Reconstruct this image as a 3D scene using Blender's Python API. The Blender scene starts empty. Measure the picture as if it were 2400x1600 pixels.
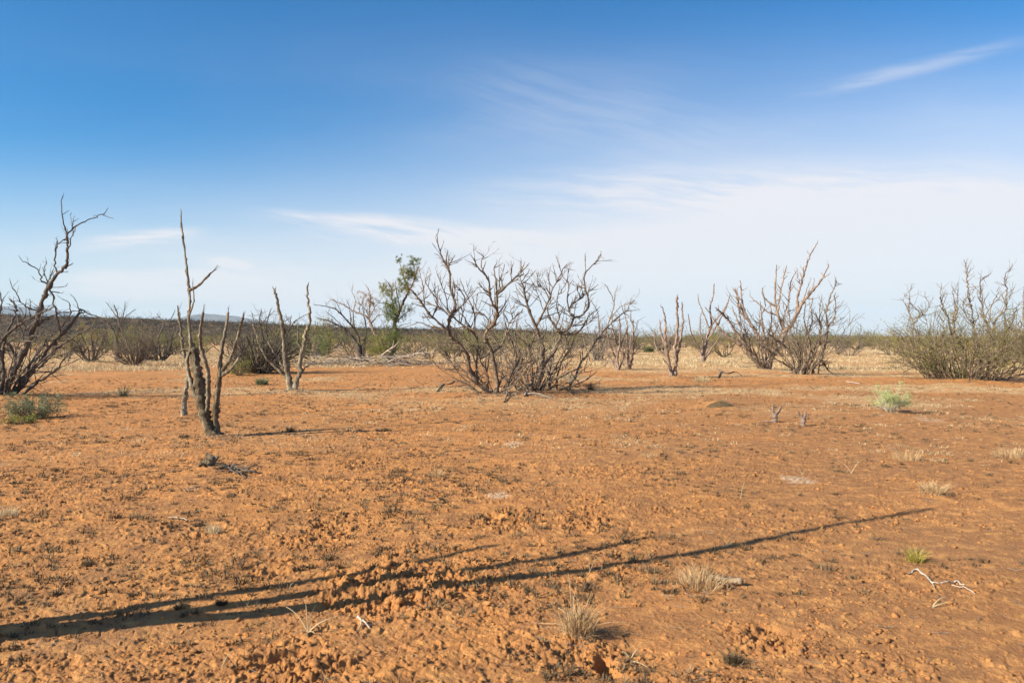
import bpy, math, random
import numpy as np
from mathutils import Vector, Matrix

R = math.radians
rng = np.random.default_rng(7)
random.seed(7)
sc = bpy.context.scene
COL = sc.collection

# ------------------------------------------------------------------ camera
CH = 1.40            # camera height
F = 2400 * 28 / 36   # focal length in pixels of the 2400 px wide photograph
HY = 790             # horizon row
cam_d = bpy.data.cameras.new('camera')
cam = bpy.data.objects.new('camera', cam_d); COL.objects.link(cam)
cam.location = (0, 0, CH); cam.rotation_euler = (R(90), 0, 0)
cam_d.lens = 28; cam_d.sensor_width = 36; cam_d.shift_y = -(HY - 800) / 2400 * -1
cam_d.clip_end = 40000; cam_d.clip_start = 0.05
cam_d.dof.use_dof = True; cam_d.dof.focus_distance = 22; cam_d.dof.aperture_fstop = 6.3
sc.camera = cam

# ------------------------------------------------------------------ world and sun
SUN_EL = 30.0; SHADOW_DIR = 25.0     # shadows run to the right and 25 degrees away from the camera
sd = Vector((math.cos(R(SHADOW_DIR)), math.sin(R(SHADOW_DIR)), 0))
TAN = math.tan(R(SUN_EL))
w = bpy.data.worlds.new("World"); sc.world = w; w.use_nodes = True
nt = w.node_tree; nt.nodes.clear()
def N(t, tree=None, **kw):
    n = (tree or nt).nodes.new(t)
    for k, v in kw.items(): setattr(n, k, v)
    return n
def math_n(tree, op, a, b=None, c=None, clamp=False):
    n = tree.nodes.new('ShaderNodeMath'); n.operation = op; n.use_clamp = clamp
    for i, v in enumerate((a, b, c)):
        if v is None: continue
        if isinstance(v, (int, float)): n.inputs[i].default_value = v
        else: tree.links.new(v, n.inputs[i])
    return n.outputs[0]
sky = N('ShaderNodeTexSky', sky_type='NISHITA'); sky.sun_disc = False
sky.sun_elevation = R(SUN_EL); sky.sun_rotation = math.atan2(-sd.x, -sd.y)
sky.altitude = 600; sky.air_density = 1.0; sky.dust_density = 0.6; sky.ozone_density = 3.0
hs = N('ShaderNodeHueSaturation'); hs.inputs['Saturation'].default_value = 1.22; hs.inputs['Value'].default_value = 1.0
nt.links.new(sky.outputs[0], hs.inputs['Color'])
tc = N('ShaderNodeTexCoord'); sep = N('ShaderNodeSeparateXYZ'); nt.links.new(tc.outputs['Generated'], sep.inputs[0])
X, Y, Z = sep.outputs
Yc = math_n(nt, 'MAXIMUM', Y, 0.02)
A = math_n(nt, 'DIVIDE', X, Yc); B = math_n(nt, 'DIVIDE', Z, Yc)
comb = N('ShaderNodeCombineXYZ'); nt.links.new(A, comb.inputs[0]); nt.links.new(B, comb.inputs[1])
def sky_noise(sx, sy, scale, detail=5, rough=0.6, rot=0.0, off=(0, 0, 0)):
    m = N('ShaderNodeMapping'); m.inputs['Scale'].default_value = (sx, sy, 1); m.inputs['Rotation'].default_value = (0, 0, rot)
    m.inputs['Location'].default_value = off
    m.vector_type = 'POINT'; nt.links.new(comb.outputs[0], m.inputs[0])
    n = N('ShaderNodeTexNoise'); n.inputs['Scale'].default_value = scale; n.inputs['Detail'].default_value = detail
    n.inputs['Roughness'].default_value = rough; nt.links.new(m.outputs[0], n.inputs['Vector'])
    return n.outputs['Fac']
def smooth(v, a, b, lo=0, hi=1):
    n = N('ShaderNodeMapRange', interpolation_type='SMOOTHSTEP')
    n.inputs[1].default_value = a; n.inputs[2].default_value = b; n.inputs[3].default_value = lo; n.inputs[4].default_value = hi
    nt.links.new(v, n.inputs[0]); return n.outputs[0]
wisp = sky_noise(1, 4.0, 1.7, 4, 0.5, rot=R(-8), off=(3.1, 1.7, 0))
wisp2 = sky_noise(1, 7.0, 1.5, 5, 0.55, rot=R(5), off=(7.4, 0.3, 0))
broad = sky_noise(1, 1.5, 1.4, 3, 0.5, off=(0.4, 2.2, 0))
warp = math_n(nt, 'MULTIPLY_ADD', sky_noise(2, 2, 2.5, 4, 0.55, off=(5, 5, 0)), 0.035, -0.0175)
fine = sky_noise(4, 22, 3.5, 6, 0.7, rot=R(-6))
def px2ab(x, y): return ((x - 1200) / F, (HY - y) / F)
# thin veil that thickens low down and towards the right
veil = math_n(nt, 'ADD', math_n(nt, 'MULTIPLY', smooth(A, -0.5, 0.65), 0.95), math_n(nt, 'MULTIPLY', smooth(B, 0.30, 0.0), 0.95))
veil = math_n(nt, 'MULTIPLY', veil, smooth(B, 0.45, 0.04))
veil = math_n(nt, 'MULTIPLY', veil, math_n(nt, 'MULTIPLY_ADD', broad, 0.5, 0.62))
band = math_n(nt, 'MULTIPLY', smooth(wisp, 0.42, 0.80), 0.22)
band = math_n(nt, 'MULTIPLY', band, math_n(nt, 'MULTIPLY', smooth(A, -0.85, 0.5, 0.25, 1), smooth(B, 0.45, 0.2)))
total = math_n(nt, 'ADD', veil, band)
total = math_n(nt, 'ADD', total, math_n(nt, 'MULTIPLY', math_n(nt, 'MULTIPLY', smooth(wisp2, 0.5, 0.85), 0.16), smooth(B, 0.40, 0.05)))
# separate cirrus streaks: start, end, half width, strength
STREAKS = [((1840, 226), (2460, 94), 0.0095, 0.19, 1.0), ((640, 512), (1500, 600), 0.016, 0.34, 0.6), ((560, 500), (1100, 520), 0.008, 0.25, 0.5),
           ((1000, 470), (2500, 430), 0.03, 0.25, 0.4), ((190, 572), (500, 548), 0.009, 0.40, 0.5), ((500, 616), (600, 622), 0.006, 0.5, 0.5),
           ((90, 655), (760, 690), 0.016, 0.42, 0.4), ((1000, 205), (1800, 335), 0.05, 0.08, 0.4),
           ((1150, 585), (2450, 640), 0.03, 0.30, 0.3)]
for (p, q, hw, st, edge) in STREAKS:
    (a0, b0), (a1, b1) = px2ab(*p), px2ab(*q)
    L = math.hypot(a1 - a0, b1 - b0); ux, uy = (a1 - a0) / L, (b1 - b0) / L
    t = math_n(nt, 'ADD', math_n(nt, 'MULTIPLY', math_n(nt, 'SUBTRACT', A, a0), ux), math_n(nt, 'MULTIPLY', math_n(nt, 'SUBTRACT', B, b0), uy))
    s = math_n(nt, 'SUBTRACT', math_n(nt, 'MULTIPLY', math_n(nt, 'SUBTRACT', B, b0), ux), math_n(nt, 'MULTIPLY', math_n(nt, 'SUBTRACT', A, a0), uy))
    s = math_n(nt, 'ADD', s, math_n(nt, 'MULTIPLY', warp, min(1.0, hw * 55)))
    s0 = s
    s = math_n(nt, 'ABSOLUTE', s)
    m = math_n(nt, 'MULTIPLY', smooth(s, hw * 1.6, 0), math_n(nt, 'MULTIPLY', smooth(t, -0.02, L * 0.35), smooth(t, L * 1.05, L * 0.6)))
    cb = N('ShaderNodeCombineXYZ'); nt.links.new(math_n(nt, 'MULTIPLY', t, 5.0), cb.inputs[0]); nt.links.new(math_n(nt, 'MULTIPLY', math_n(nt, 'ADD', s0, math_n(nt, 'MULTIPLY', t, 0.10)), 55.0), cb.inputs[1])
    cb.inputs[2].default_value = p[0] * 0.013
    fb = N('ShaderNodeTexNoise'); fb.inputs['Scale'].default_value = 1.6; fb.inputs['Detail'].default_value = 7; fb.inputs['Roughness'].default_value = 0.65; nt.links.new(cb.outputs[0], fb.inputs['Vector'])
    m = math_n(nt, 'MULTIPLY', m, math_n(nt, 'MULTIPLY', smooth(fb.outputs['Fac'], 0.30, 0.66), st * 1.3))
    total = math_n(nt, 'ADD', total, m)
total = math_n(nt, 'MINIMUM', total, 0.9)
total = math_n(nt, 'MULTIPLY', total, smooth(Y, 0.0, 0.4, 0.35, 1))
total = math_n(nt, 'MAXIMUM', total, math_n(nt, 'MULTIPLY', smooth(Y, 0.15, -0.35), 0.25))      # unseen thin cloud added behind the camera to neutralise the blue fill light
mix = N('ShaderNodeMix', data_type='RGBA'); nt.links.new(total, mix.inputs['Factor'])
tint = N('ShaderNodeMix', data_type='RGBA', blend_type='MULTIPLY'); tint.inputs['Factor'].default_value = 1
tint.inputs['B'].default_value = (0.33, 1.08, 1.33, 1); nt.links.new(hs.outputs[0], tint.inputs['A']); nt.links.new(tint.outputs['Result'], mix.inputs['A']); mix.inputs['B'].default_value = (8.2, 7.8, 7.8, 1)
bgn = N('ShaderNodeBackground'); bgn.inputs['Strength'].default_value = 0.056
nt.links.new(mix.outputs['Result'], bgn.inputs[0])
wo = N('ShaderNodeOutputWorld'); nt.links.new(bgn.outputs[0], wo.inputs[0])

sl = bpy.data.lights.new('sun', 'SUN'); sl.energy = 5.0; sl.angle = R(0.5); sl.color = (1.0, 0.90, 0.70)
so = bpy.data.objects.new('sun', sl); COL.objects.link(so)
ldir = Vector((sd.x * math.cos(R(SUN_EL)), sd.y * math.cos(R(SUN_EL)), -math.sin(R(SUN_EL))))
so.rotation_euler = ldir.to_track_quat('-Z', 'Y').to_euler(); so.location = (-20, -10, 20)
sc.view_settings.view_transform = 'Standard'; sc.view_settings.look = 'None'
sc.view_settings.gamma = 1; sc.view_settings.exposure = 1.07; sc.view_settings.use_curve_mapping = False

# ------------------------------------------------------------------ naming helpers
def thing(name, label, cat, loc=(0, 0, 0), group=None):
    o = bpy.data.objects.new(name, None); COL.objects.link(o); o.location = loc; o.empty_display_size = 0.2
    o['label'] = label; o['category'] = cat
    if group: o['group'] = group
    return o
def tag(o, label, cat=None, group=None, kind=None):
    o['label'] = label
    if cat: o['category'] = cat
    if group: o['group'] = group
    if kind: o['kind'] = kind
    return o

# ------------------------------------------------------------------ numpy noise
def _tab(seed):
    r = np.random.default_rng(seed); a = r.uniform(0, 2 * np.pi, 65536); return np.cos(a), np.sin(a)
_TABS = {}
def perlin(x, y, seed=0):
    if seed not in _TABS: _TABS[seed] = _tab(seed)
    gx, gy = _TABS[seed]
    xi = np.floor(x).astype(np.int64); yi = np.floor(y).astype(np.int64)
    xf = x - xi; yf = y - yi
    u = xf * xf * xf * (xf * (xf * 6 - 15) + 10); v = yf * yf * yf * (yf * (yf * 6 - 15) + 10)
    def g(ix, iy, dx, dy):
        k = (ix * 73856093 ^ iy * 19349663) & 65535
        return gx[k] * dx + gy[k] * dy
    a = g(xi, yi, xf, yf); b = g(xi + 1, yi, xf - 1, yf); c = g(xi, yi + 1, xf, yf - 1); d = g(xi + 1, yi + 1, xf - 1, yf - 1)
    return (a + u * (b - a) + v * ((c + u * (d - c)) - (a + u * (b - a)))) * 1.5
def fbm(x, y, seed, octv=4, gain=0.5):
    s = 0; a = 1.0
    for k in range(octv):
        s = s + a * perlin(x * 2 ** k, y * 2 ** k, seed + k); a *= gain
    return s
def cells(x, y, seed):
    r = np.random.default_rng(seed); tx = r.random(65536); ty = r.random(65536); th = r.random(65536)
    xi = np.floor(x).astype(np.int64); yi = np.floor(y).astype(np.int64)
    f1 = np.full(x.shape, 9.0); f2 = np.full(x.shape, 9.0); hh = np.zeros(x.shape)
    for dx in (-1, 0, 1):
        for dy in (-1, 0, 1):
            k = ((xi + dx) * 73856093 ^ (yi + dy) * 19349663) & 65535
            d = np.hypot(xi + dx + tx[k] - x, yi + dy + ty[k] - y)
            closer = d < f1
            f2 = np.where(closer, f1, np.minimum(f2, d)); hh = np.where(closer, th[k], hh); f1 = np.where(closer, d, f1)
    return f1, f2, hh
def sstep(v, a, b):
    t = np.clip((v - a) / (b - a), 0, 1); return t * t * (3 - 2 * t)

# ------------------------------------------------------------------ pixel <-> ground
def gnd(px, py, z=0.0):
    d = (CH - z) * F / (py - HY); return ((px - 1200) / F * d, d)
def crop(c):
    return dict(c1=(0, 440, 2.6133), c2=(360, 460, 2.6133), c3=(700, 560, 3.92), c4=(940, 520, 3.564), c5=(1360, 560, 3.675),
                c6=(1900, 600, 3.92), c7=(1660, 880, 3.015), c8=(0, 1000, 2.614), c9=(600, 1000, 2.613), c10=(1200, 1200, 3.92),
                c11=(1700, 1200, 3.36), src=(0, 0, 1.0))[c]

# broken soil: centre px, half width px, half height px, strength, kind of feature
CLODS = [(930, 1372, 185, 62, 1.0), (700, 1560, 110, 45, 0.9), (1330, 1520, 150, 40, 0.75), (1790, 1490, 90, 42, 0.8), (1190, 1222, 95, 24, 0.9),
         (1370, 1216, 75, 24, 0.8), (800, 1218, 70, 20, 0.75), (725, 1262, 75, 26, 0.7), (925, 1290, 60, 20, 0.7), (845, 1085, 60, 16, 0.6),
         (965, 1125, 60, 14, 0.5), (1400, 1110, 110, 14, 0.55), (640, 1335, 45, 18, 0.6), (590, 1560, 60, 36, 0.7), (500, 1245, 40, 18, 0.4),
         (1560, 1200, 40, 12, 0.5), (1900, 1520, 70, 30, 0.45), (2060, 1560, 120, 28, 0.45), (860, 1015, 60, 8, 0.5), (280, 1420, 80, 30, 0.35),
         (1560, 1010, 50, 7, 0.5), (1380, 1040, 60, 8, 0.35), (700, 1310, 60, 20, 0.35), (1720, 1590, 60, 20, 0.5), (1180, 1400, 140, 50, 0.4),
         (100, 1560, 130, 40, 0.35), (400, 1580, 120, 30, 0.4)]
PITS = [(705, 1528, 62, 17, 0.030), (1420, 1548, 30, 26, 0.075), (1815, 1482, 62, 20, 0.028), (785, 1230, 45, 10, 0.03), (748, 1223, 14, 10, 0.05), (1160, 1215, 30, 8, 0.03), (1345, 1440, 5, 3, 0)]
MOUNDS = [(1685, 953, 38, 10, 0.10), (2085, 972, 60, 9, 0.03), (1345, 1480, 40, 16, 0.02), (2185, 1165, 55, 14, 0.03), (880, 1350, 120, 30, 0.02), (508, 1028, 40, 8, 0.05), (495, 1100, 60, 12, 0.04), (1160, 935, 120, 10, 0.05), (1660, 1370, 90, 20, 0.02), (1230, 936, 110, 9, 0.06), (1785, 870, 60, 6, 0.10), (1890, 882, 90, 6, 0.08), (1578, 886, 30, 5, 0.08), (1645, 852, 25, 4, 0.08), (687, 922, 34, 6, 0.08), (20, 936, 90, 8, 0.10), (2260, 895, 110, 7, 0.10), (431, 980, 26, 6, 0.05)]
def ell(x, y, e, ky=1.0):
    cx, cy = gnd(e[0], e[1]); _, y2 = gnd(e[0], e[1] - e[3]); _, y1 = gnd(e[0], min(e[1] + e[3], 2000))
    rx = e[2] / F * cy; ry = max((y2 - y1) / 2, rx * 0.45)
    return np.hypot((x - cx) / rx, (y - cy) / ry)
def clod_mask(x, y):
    m = np.zeros(x.shape); wob = 0.35 * fbm(x * 4, y * 4, 90, 3)
    for e in CLODS:
        m = np.maximum(m, e[4] * sstep(1.25 - ell(x, y, e) + wob, 0, 0.5))
    return m
def straw_mask(x, y):
    d = np.hypot(x, y)
    n = fbm(x * 0.22, y * 0.22, 40, 4)
    far = sstep(d, 34, 56) * (0.72 + 0.5 * np.clip(fbm(x * 0.06, y * 0.03, 44, 3), -0.5, 0.5))
    mid = sstep(d, 13, 22) * sstep(n + 0.25 * sstep(x / np.maximum(d, 1), -0.1, 0.5) - 0.18 * sstep(d, 15, 30) * (x < 0), 0.05, 0.5) * 0.62
    right = sstep(x / np.maximum(y, 1), 0.02, 0.14) * sstep(d + 3 * n, 27, 38) * 0.60
    return np.clip(np.maximum(np.maximum(far, mid), right) + 0.12 * n, 0, 1)
def base_h(x, y):
    d = np.hypot(x, y)
    h = 0.028 * perlin(x * 0.35, y * 0.35, 1) + 0.018 * perlin(x * 0.9, y * 0.9, 2)
    h = h + 0.16 * perlin(x * 0.045 + 3.3, y * 0.045, 3) * sstep(d, 25, 80)
    for e in MOUNDS: h = h + e[4] * np.exp(-1.2 * ell(x, y, e) ** 2)
    return h
def full_h(x, y):
    h = base_h(x, y)
    d = np.hypot(x, y)
    near = sstep(d, 45, 25)
    # soft ripples and crumb bumps
    h = h + 0.006 * near * fbm(x * 3.1, y * 3.1, 10, 3)
    dens = 0.5 + 0.9 * fbm(x * 0.8, y * 0.8, 20, 3) - 0.25 * sstep(x / np.maximum(y, 1), 0.1, 0.5)
    b1 = perlin(x * 9, y * 9, 30) + 0.45 * perlin(x * 21, y * 21, 31)
    b2 = perlin(x * 20, y * 20, 32) + 0.5 * perlin(x * 45, y * 45, 33)
    h = h + near * 0.032 * np.clip(b1 - 0.60 + 0.28 * dens, 0, 0.30)
    h = h + near * 0.030 * np.clip(b2 - 0.60 + 0.30 * dens, 0, 0.26)
    h = h + near * 0.0026 * fbm(x * 38, y * 38, 34, 2)
    pl = sstep(d, 12, 8) * sstep(fbm(x * 0.9, y * 0.9, 81, 3), -0.35, 0.25) * (np.abs(np.arctan2(x, y)) < 0.75)
    ip = pl > 0.02
    if ip.any():
        xp, yp = x[ip], y[ip]; wq = 0.35 * perlin(xp * 9, yp * 9, 82); e1, e2, eh = cells(xp * 8 + wq, yp * 8 - wq, 9); k1, k2, kh = cells(xp * 19 + wq * 2, yp * 19 + wq * 2, 10)
        h[ip] += pl[ip] * (0.009 * (sstep(e2 - e1, 0.0, 0.16) * (0.2 + eh) - 0.5) + 0.009 * sstep(k2 - k1, 0.0, 0.25) * np.clip(kh - 0.45, 0, 1) * 1.8)
    m = clod_mask(x, y)
    idx = m > 0.01
    if idx.any():
        xm, ym = x[idx], y[idx]; wx = 0.28 * perlin(xm * 16, ym * 16, 60); wy = 0.28 * perlin(xm * 16, ym * 16, 61)
        f1, f2, hh = cells(xm * 13 + wx * 2.2, ym * 13 + wy * 2.2, 5)
        c = sstep(f2 - f1, 0.02, 0.28) * (hh ** 1.6) * np.sqrt(np.clip(1 - (f1 * 1.05) ** 2, 0, 1))
        g1, g2, gh = cells(xm * 26 + wx * 3, ym * 26 + wy * 3, 6)
        c2 = sstep(g2 - g1, 0.02, 0.3) * gh * np.sqrt(np.clip(1 - (g1 * 1.0) ** 2, 0, 1))
        mm = m[idx]
        h[idx] += mm * (0.013 * np.minimum(c, 0.35) / 0.35 * (0.4 + hh) + 0.024 * np.clip(fbm(xm * 9, ym * 9, 72, 3), -0.5, 0.8) + 0.022 * np.clip(0.55 - np.abs(fbm(xm * 4.5 + 4, ym * 4.5, 71, 4)) * 1.4, 0, 1) + 0.008 * c2 - 0.016 + 0.012 * fbm(xm * 26, ym * 26, 70, 4))
    for e in PITS:
        h = h - e[4] * (1 - sstep(ell(x, y, e) + 0.25 * perlin(x * 12, y * 12, 77), 0.55, 1.1))
    return h
def H(x, y):
    return float(base_h(np.array([float(x)]), np.array([float(y)]))[0])
def HF(x, y):
    return float(full_h(np.array([float(x)]), np.array([float(y)]))[0])

# ------------------------------------------------------------------ materials
def new_mat(name):
    m = bpy.data.materials.new(name); m.use_nodes = True; t = m.node_tree; t.nodes.clear()
    out = t.nodes.new('ShaderNodeOutputMaterial'); p = t.nodes.new('ShaderNodeBsdfPrincipled')
    t.links.new(p.outputs[0], out.inputs[0]); return m, t, p, out
def ramp(t, fac, stops):
    r = t.nodes.new('ShaderNodeValToRGB'); e = r.color_ramp.elements
    while len(e) < len(stops): e.new(0.5)
    for el, (pos, c) in zip(e, stops): el.position = pos; el.color = (*c, 1)
    t.links.new(fac, r.inputs[0]); return r.outputs[0]
def noise(t, vec, scale, detail=4, rough=0.55):
    n = t.nodes.new('ShaderNodeTexNoise'); n.inputs['Scale'].default_value = scale; n.inputs['Detail'].default_value = detail
    n.inputs['Roughness'].default_value = rough; t.links.new(vec, n.inputs['Vector']); return n.outputs['Fac']
def mixc(t, fac, a, b, mode='MIX'):
    n = t.nodes.new('ShaderNodeMix'); n.data_type = 'RGBA'; n.blend_type = mode
    for sock, v in ((n.inputs['Factor'], fac), (n.inputs['A'], a), (n.inputs['B'], b)):
        if isinstance(v, (int, float)): sock.default_value = v
        elif isinstance(v, tuple): sock.default_value = (*v, 1)
        else: t.links.new(v, sock)
    return n.outputs['Result']
def mrange(t, v, a, b, lo=0.0, hi=1.0):
    n = t.nodes.new('ShaderNodeMapRange'); n.inputs[1].default_value = a; n.inputs[2].default_value = b
    n.inputs[3].default_value = lo; n.inputs[4].default_value = hi; t.links.new(v, n.inputs[0]); return n.outputs[0]
def bump(t, p, height, strength, dist):
    b = t.nodes.new('ShaderNodeBump'); b.inputs['Strength'].default_value = strength; b.inputs['Distance'].default_value = dist
    t.links.new(height, b.inputs['Height']); t.links.new(b.outputs[0], p.inputs['Normal'])

def soil_material():
    m, t, p, _ = new_mat('red_soil')
    g = t.nodes.new('ShaderNodeNewGeometry').outputs['Position']
    big = noise(t, g, 0.35, 5, 0.6); mid = noise(t, g, 2.2, 6, 0.65); fine_ = noise(t, g, 30, 5, 0.7); grit = noise(t, g, 140, 3, 0.7)
    c = ramp(t, big, [(0.34, (0.42, 0.185, 0.060)), (0.5, (0.50, 0.218, 0.073)), (0.66, (0.59, 0.255, 0.085))])
    cr_ = t.nodes.new('ShaderNodeAttribute'); cr_.attribute_name = 'crust'
    c = mixc(t, math_n(t, 'MULTIPLY', cr_.outputs['Fac'], mrange(t, noise(t, g, 0.9, 5, 0.65), 0.3, 0.6, 0.35, 1)), c, (0.31, 0.152, 0.068))
    c = mixc(t, mrange(t, mid, 0.42, 0.60, 0, 0.85), c, (0.29, 0.140, 0.062))
    plates = noise(t, g, 7.5, 6, 0.72)
    c = mixc(t, mrange(t, plates, 0.50, 0.60, 0, 0.60), c, (0.65, 0.325, 0.115))
    c = mixc(t, mrange(t, plates, 0.47, 0.38, 0, 0.55), c, (0.25, 0.118, 0.055))
    c = mixc(t, mrange(t, fine_, 0.42, 0.66, 0, 0.55), c, (0.22, 0.100, 0.036))
    c = mixc(t, mrange(t, grit, 0.55, 0.75, 0, 0.5), c, (0.62, 0.33, 0.12))
    a = t.nodes.new('ShaderNodeAttribute'); a.attribute_name = 'straw'
    sfac = math_n(t, 'MULTIPLY', a.outputs['Fac'], mrange(t, noise(t, g, 3.0, 5, 0.7), 0.35, 0.6, 0.1, 0.95))
    straw = ramp(t, noise(t, g, 8, 4, 0.7), [(0.3, (0.42, 0.28, 0.14)), (0.7, (0.58, 0.44, 0.26))])
    c = mixc(t, sfac, c, straw)
    k = t.nodes.new('ShaderNodeAttribute'); k.attribute_name = 'broken'
    c = mixc(t, math_n(t, 'MULTIPLY', k.outputs['Fac'], 0.35), c, (0.33, 0.145, 0.052))
    pale = t.nodes.new('ShaderNodeAttribute'); pale.attribute_name = 'pale'
    c = mixc(t, math_n(t, 'MULTIPLY', pale.outputs['Fac'], mrange(t, noise(t, g, 28, 4, 0.7), 0.42, 0.6)), c, (0.56, 0.42, 0.30))
    t.links.new(c, p.inputs['Base Color']); p.inputs['Roughness'].default_value = 0.95; p.inputs['Specular IOR Level'].default_value = 0.15
    hgt = math_n(t, 'ADD', math_n(t, 'MULTIPLY', fine_, 1.0), math_n(t, 'MULTIPLY', grit, 0.35))
    bump(t, p, hgt, 1.0, 0.018)
    return m
def bark_material(name, c1, c2, c3, sc_=18, bd=0.012):
    m, t, p, _ = new_mat(name)
    tcx = t.nodes.new('ShaderNodeTexCoord').outputs['Object']
    mp = t.nodes.new('ShaderNodeMapping'); mp.inputs['Scale'].default_value = (1, 1, 0.22); t.links.new(tcx, mp.inputs[0])
    n1 = noise(t, mp.outputs[0], sc_, 6, 0.7); n2 = noise(t, tcx, 3.0, 4, 0.6); n3 = noise(t, mp.outputs[0], sc_ * 3.5, 4, 0.7)
    c = ramp(t, n1, [(0.30, c1), (0.52, c2), (0.72, c3)])
    c = mixc(t, mrange(t, n2, 0.4, 0.7, 0, 0.55), c, c1)
    c = mixc(t, mrange(t, n3, 0.55, 0.7, 0, 0.5), c, tuple(v * 0.45 for v in c1))
    t.links.new(c, p.inputs['Base Color']); p.inputs['Roughness'].default_value = 0.9; p.inputs['Specular IOR Level'].default_value = 0.2
    bump(t, p, math_n(t, 'ADD', n1, math_n(t, 'MULTIPLY', n3, 0.5)), 1.0, bd)
    return m
def leaf_material(name, c1, c2, c3, tr=0.3, scale=2.5):
    m, t, p, out = new_mat(name)
    g = t.nodes.new('ShaderNodeNewGeometry').outputs['Position']
    n1 = noise(t, g, scale, 3, 0.6); n2 = noise(t, g, scale * 12, 2, 0.6)
    c = ramp(t, math_n(t, 'ADD', math_n(t, 'MULTIPLY', n1, 0.6), math_n(t, 'MULTIPLY', n2, 0.4)), [(0.36, c1), (0.5, c2), (0.64, c3)])
    t.links.new(c, p.inputs['Base Color']); p.inputs['Roughness'].default_value = 0.75; p.inputs['Specular IOR Level'].default_value = 0.2
    tl = t.nodes.new('ShaderNodeBsdfTranslucent'); t.links.new(c, tl.inputs[0])
    ms = t.nodes.new('ShaderNodeMixShader'); ms.inputs[0].default_value = tr
    t.links.new(p.outputs[0], ms.inputs[1]); t.links.new(tl.outputs[0], ms.inputs[2]); t.links.new(ms.outputs[0], out.inputs[0])
    return m
M = {}
M['soil'] = soil_material()
M['grey'] = bark_material('grey_bark', (0.13, 0.105, 0.085), (0.27, 0.225, 0.185), (0.40, 0.345, 0.285))
M['brown'] = bark_material('brown_bark', (0.065, 0.048, 0.036), (0.19, 0.143, 0.107), (0.41, 0.325, 0.25))
M['dark'] = bark_material('dark_bark', (0.055, 0.045, 0.040), (0.12, 0.10, 0.085), (0.22, 0.19, 0.155))
M['snag'] = bark_material('weathered_wood', (0.055, 0.042, 0.028), (0.235, 0.190, 0.135), (0.60, 0.53, 0.42), 16, 0.03)
M['rough'] = bark_material('rough_bark', (0.05, 0.037, 0.024), (0.185, 0.140, 0.092), (0.48, 0.40, 0.28), 18, 0.05)
M['pink'] = bark_material('reddish_wood', (0.10, 0.065, 0.05), (0.29, 0.21, 0.17), (0.49, 0.395, 0.335))
M['pale'] = bark_material('bleached_wood', (0.30, 0.24, 0.19), (0.52, 0.44, 0.37), (0.68, 0.60, 0.52))
M['chunk'] = bark_material('splintered_wood', (0.20, 0.12, 0.07), (0.42, 0.29, 0.18), (0.62, 0.50, 0.36), 30, 0.03)
M['twig'] = bark_material('twig_bark', (0.10, 0.075, 0.06), (0.20, 0.155, 0.125), (0.30, 0.24, 0.20))
M['farwood'] = bark_material('brush_bark', (0.10, 0.075, 0.055), (0.19, 0.15, 0.115), (0.28, 0.23, 0.18), 6)
M['olive'] = leaf_material('olive_leaves', (0.12, 0.125, 0.035), (0.225, 0.225, 0.062), (0.36, 0.34, 0.10), 0.4)
M['green'] = leaf_material('green_leaves', (0.075, 0.105, 0.035), (0.14, 0.18, 0.062), (0.26, 0.29, 0.11), 0.45)
M['yellow'] = leaf_material('yellow_leaves', (0.20, 0.17, 0.04), (0.32, 0.27, 0.06), (0.45, 0.37, 0.10))
M['rust'] = leaf_material('rusty_leaves', (0.20, 0.11, 0.04), (0.33, 0.19, 0.07), (0.45, 0.28, 0.12))
M['sage'] = leaf_material('sage_leaves', (0.22, 0.27, 0.10), (0.38, 0.42, 0.17), (0.56, 0.58, 0.29), 0.25, 8)
M['greysage'] = leaf_material('grey_sage_leaves', (0.10, 0.115, 0.06), (0.20, 0.215, 0.12), (0.32, 0.33, 0.19), 0.2, 8)
M['straw'] = leaf_material('straw_blades', (0.34, 0.235, 0.13), (0.52, 0.40, 0.24), (0.70, 0.59, 0.40), 0.25, 1.5)
M['strawpale'] = leaf_material('pale_straw_blades', (0.34, 0.215, 0.11), (0.50, 0.34, 0.185), (0.66, 0.48, 0.28), 0.25, 6)
M['stubble'] = leaf_material('grey_stubble', (0.055, 0.040, 0.025), (0.125, 0.090, 0.054), (0.25, 0.175, 0.10), 0.1, 3)
M['brush'] = leaf_material('distant_brush_leaves', (0.065, 0.060, 0.028), (0.14, 0.115, 0.055), (0.26, 0.225, 0.075), 0.2, 0.16)

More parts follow.
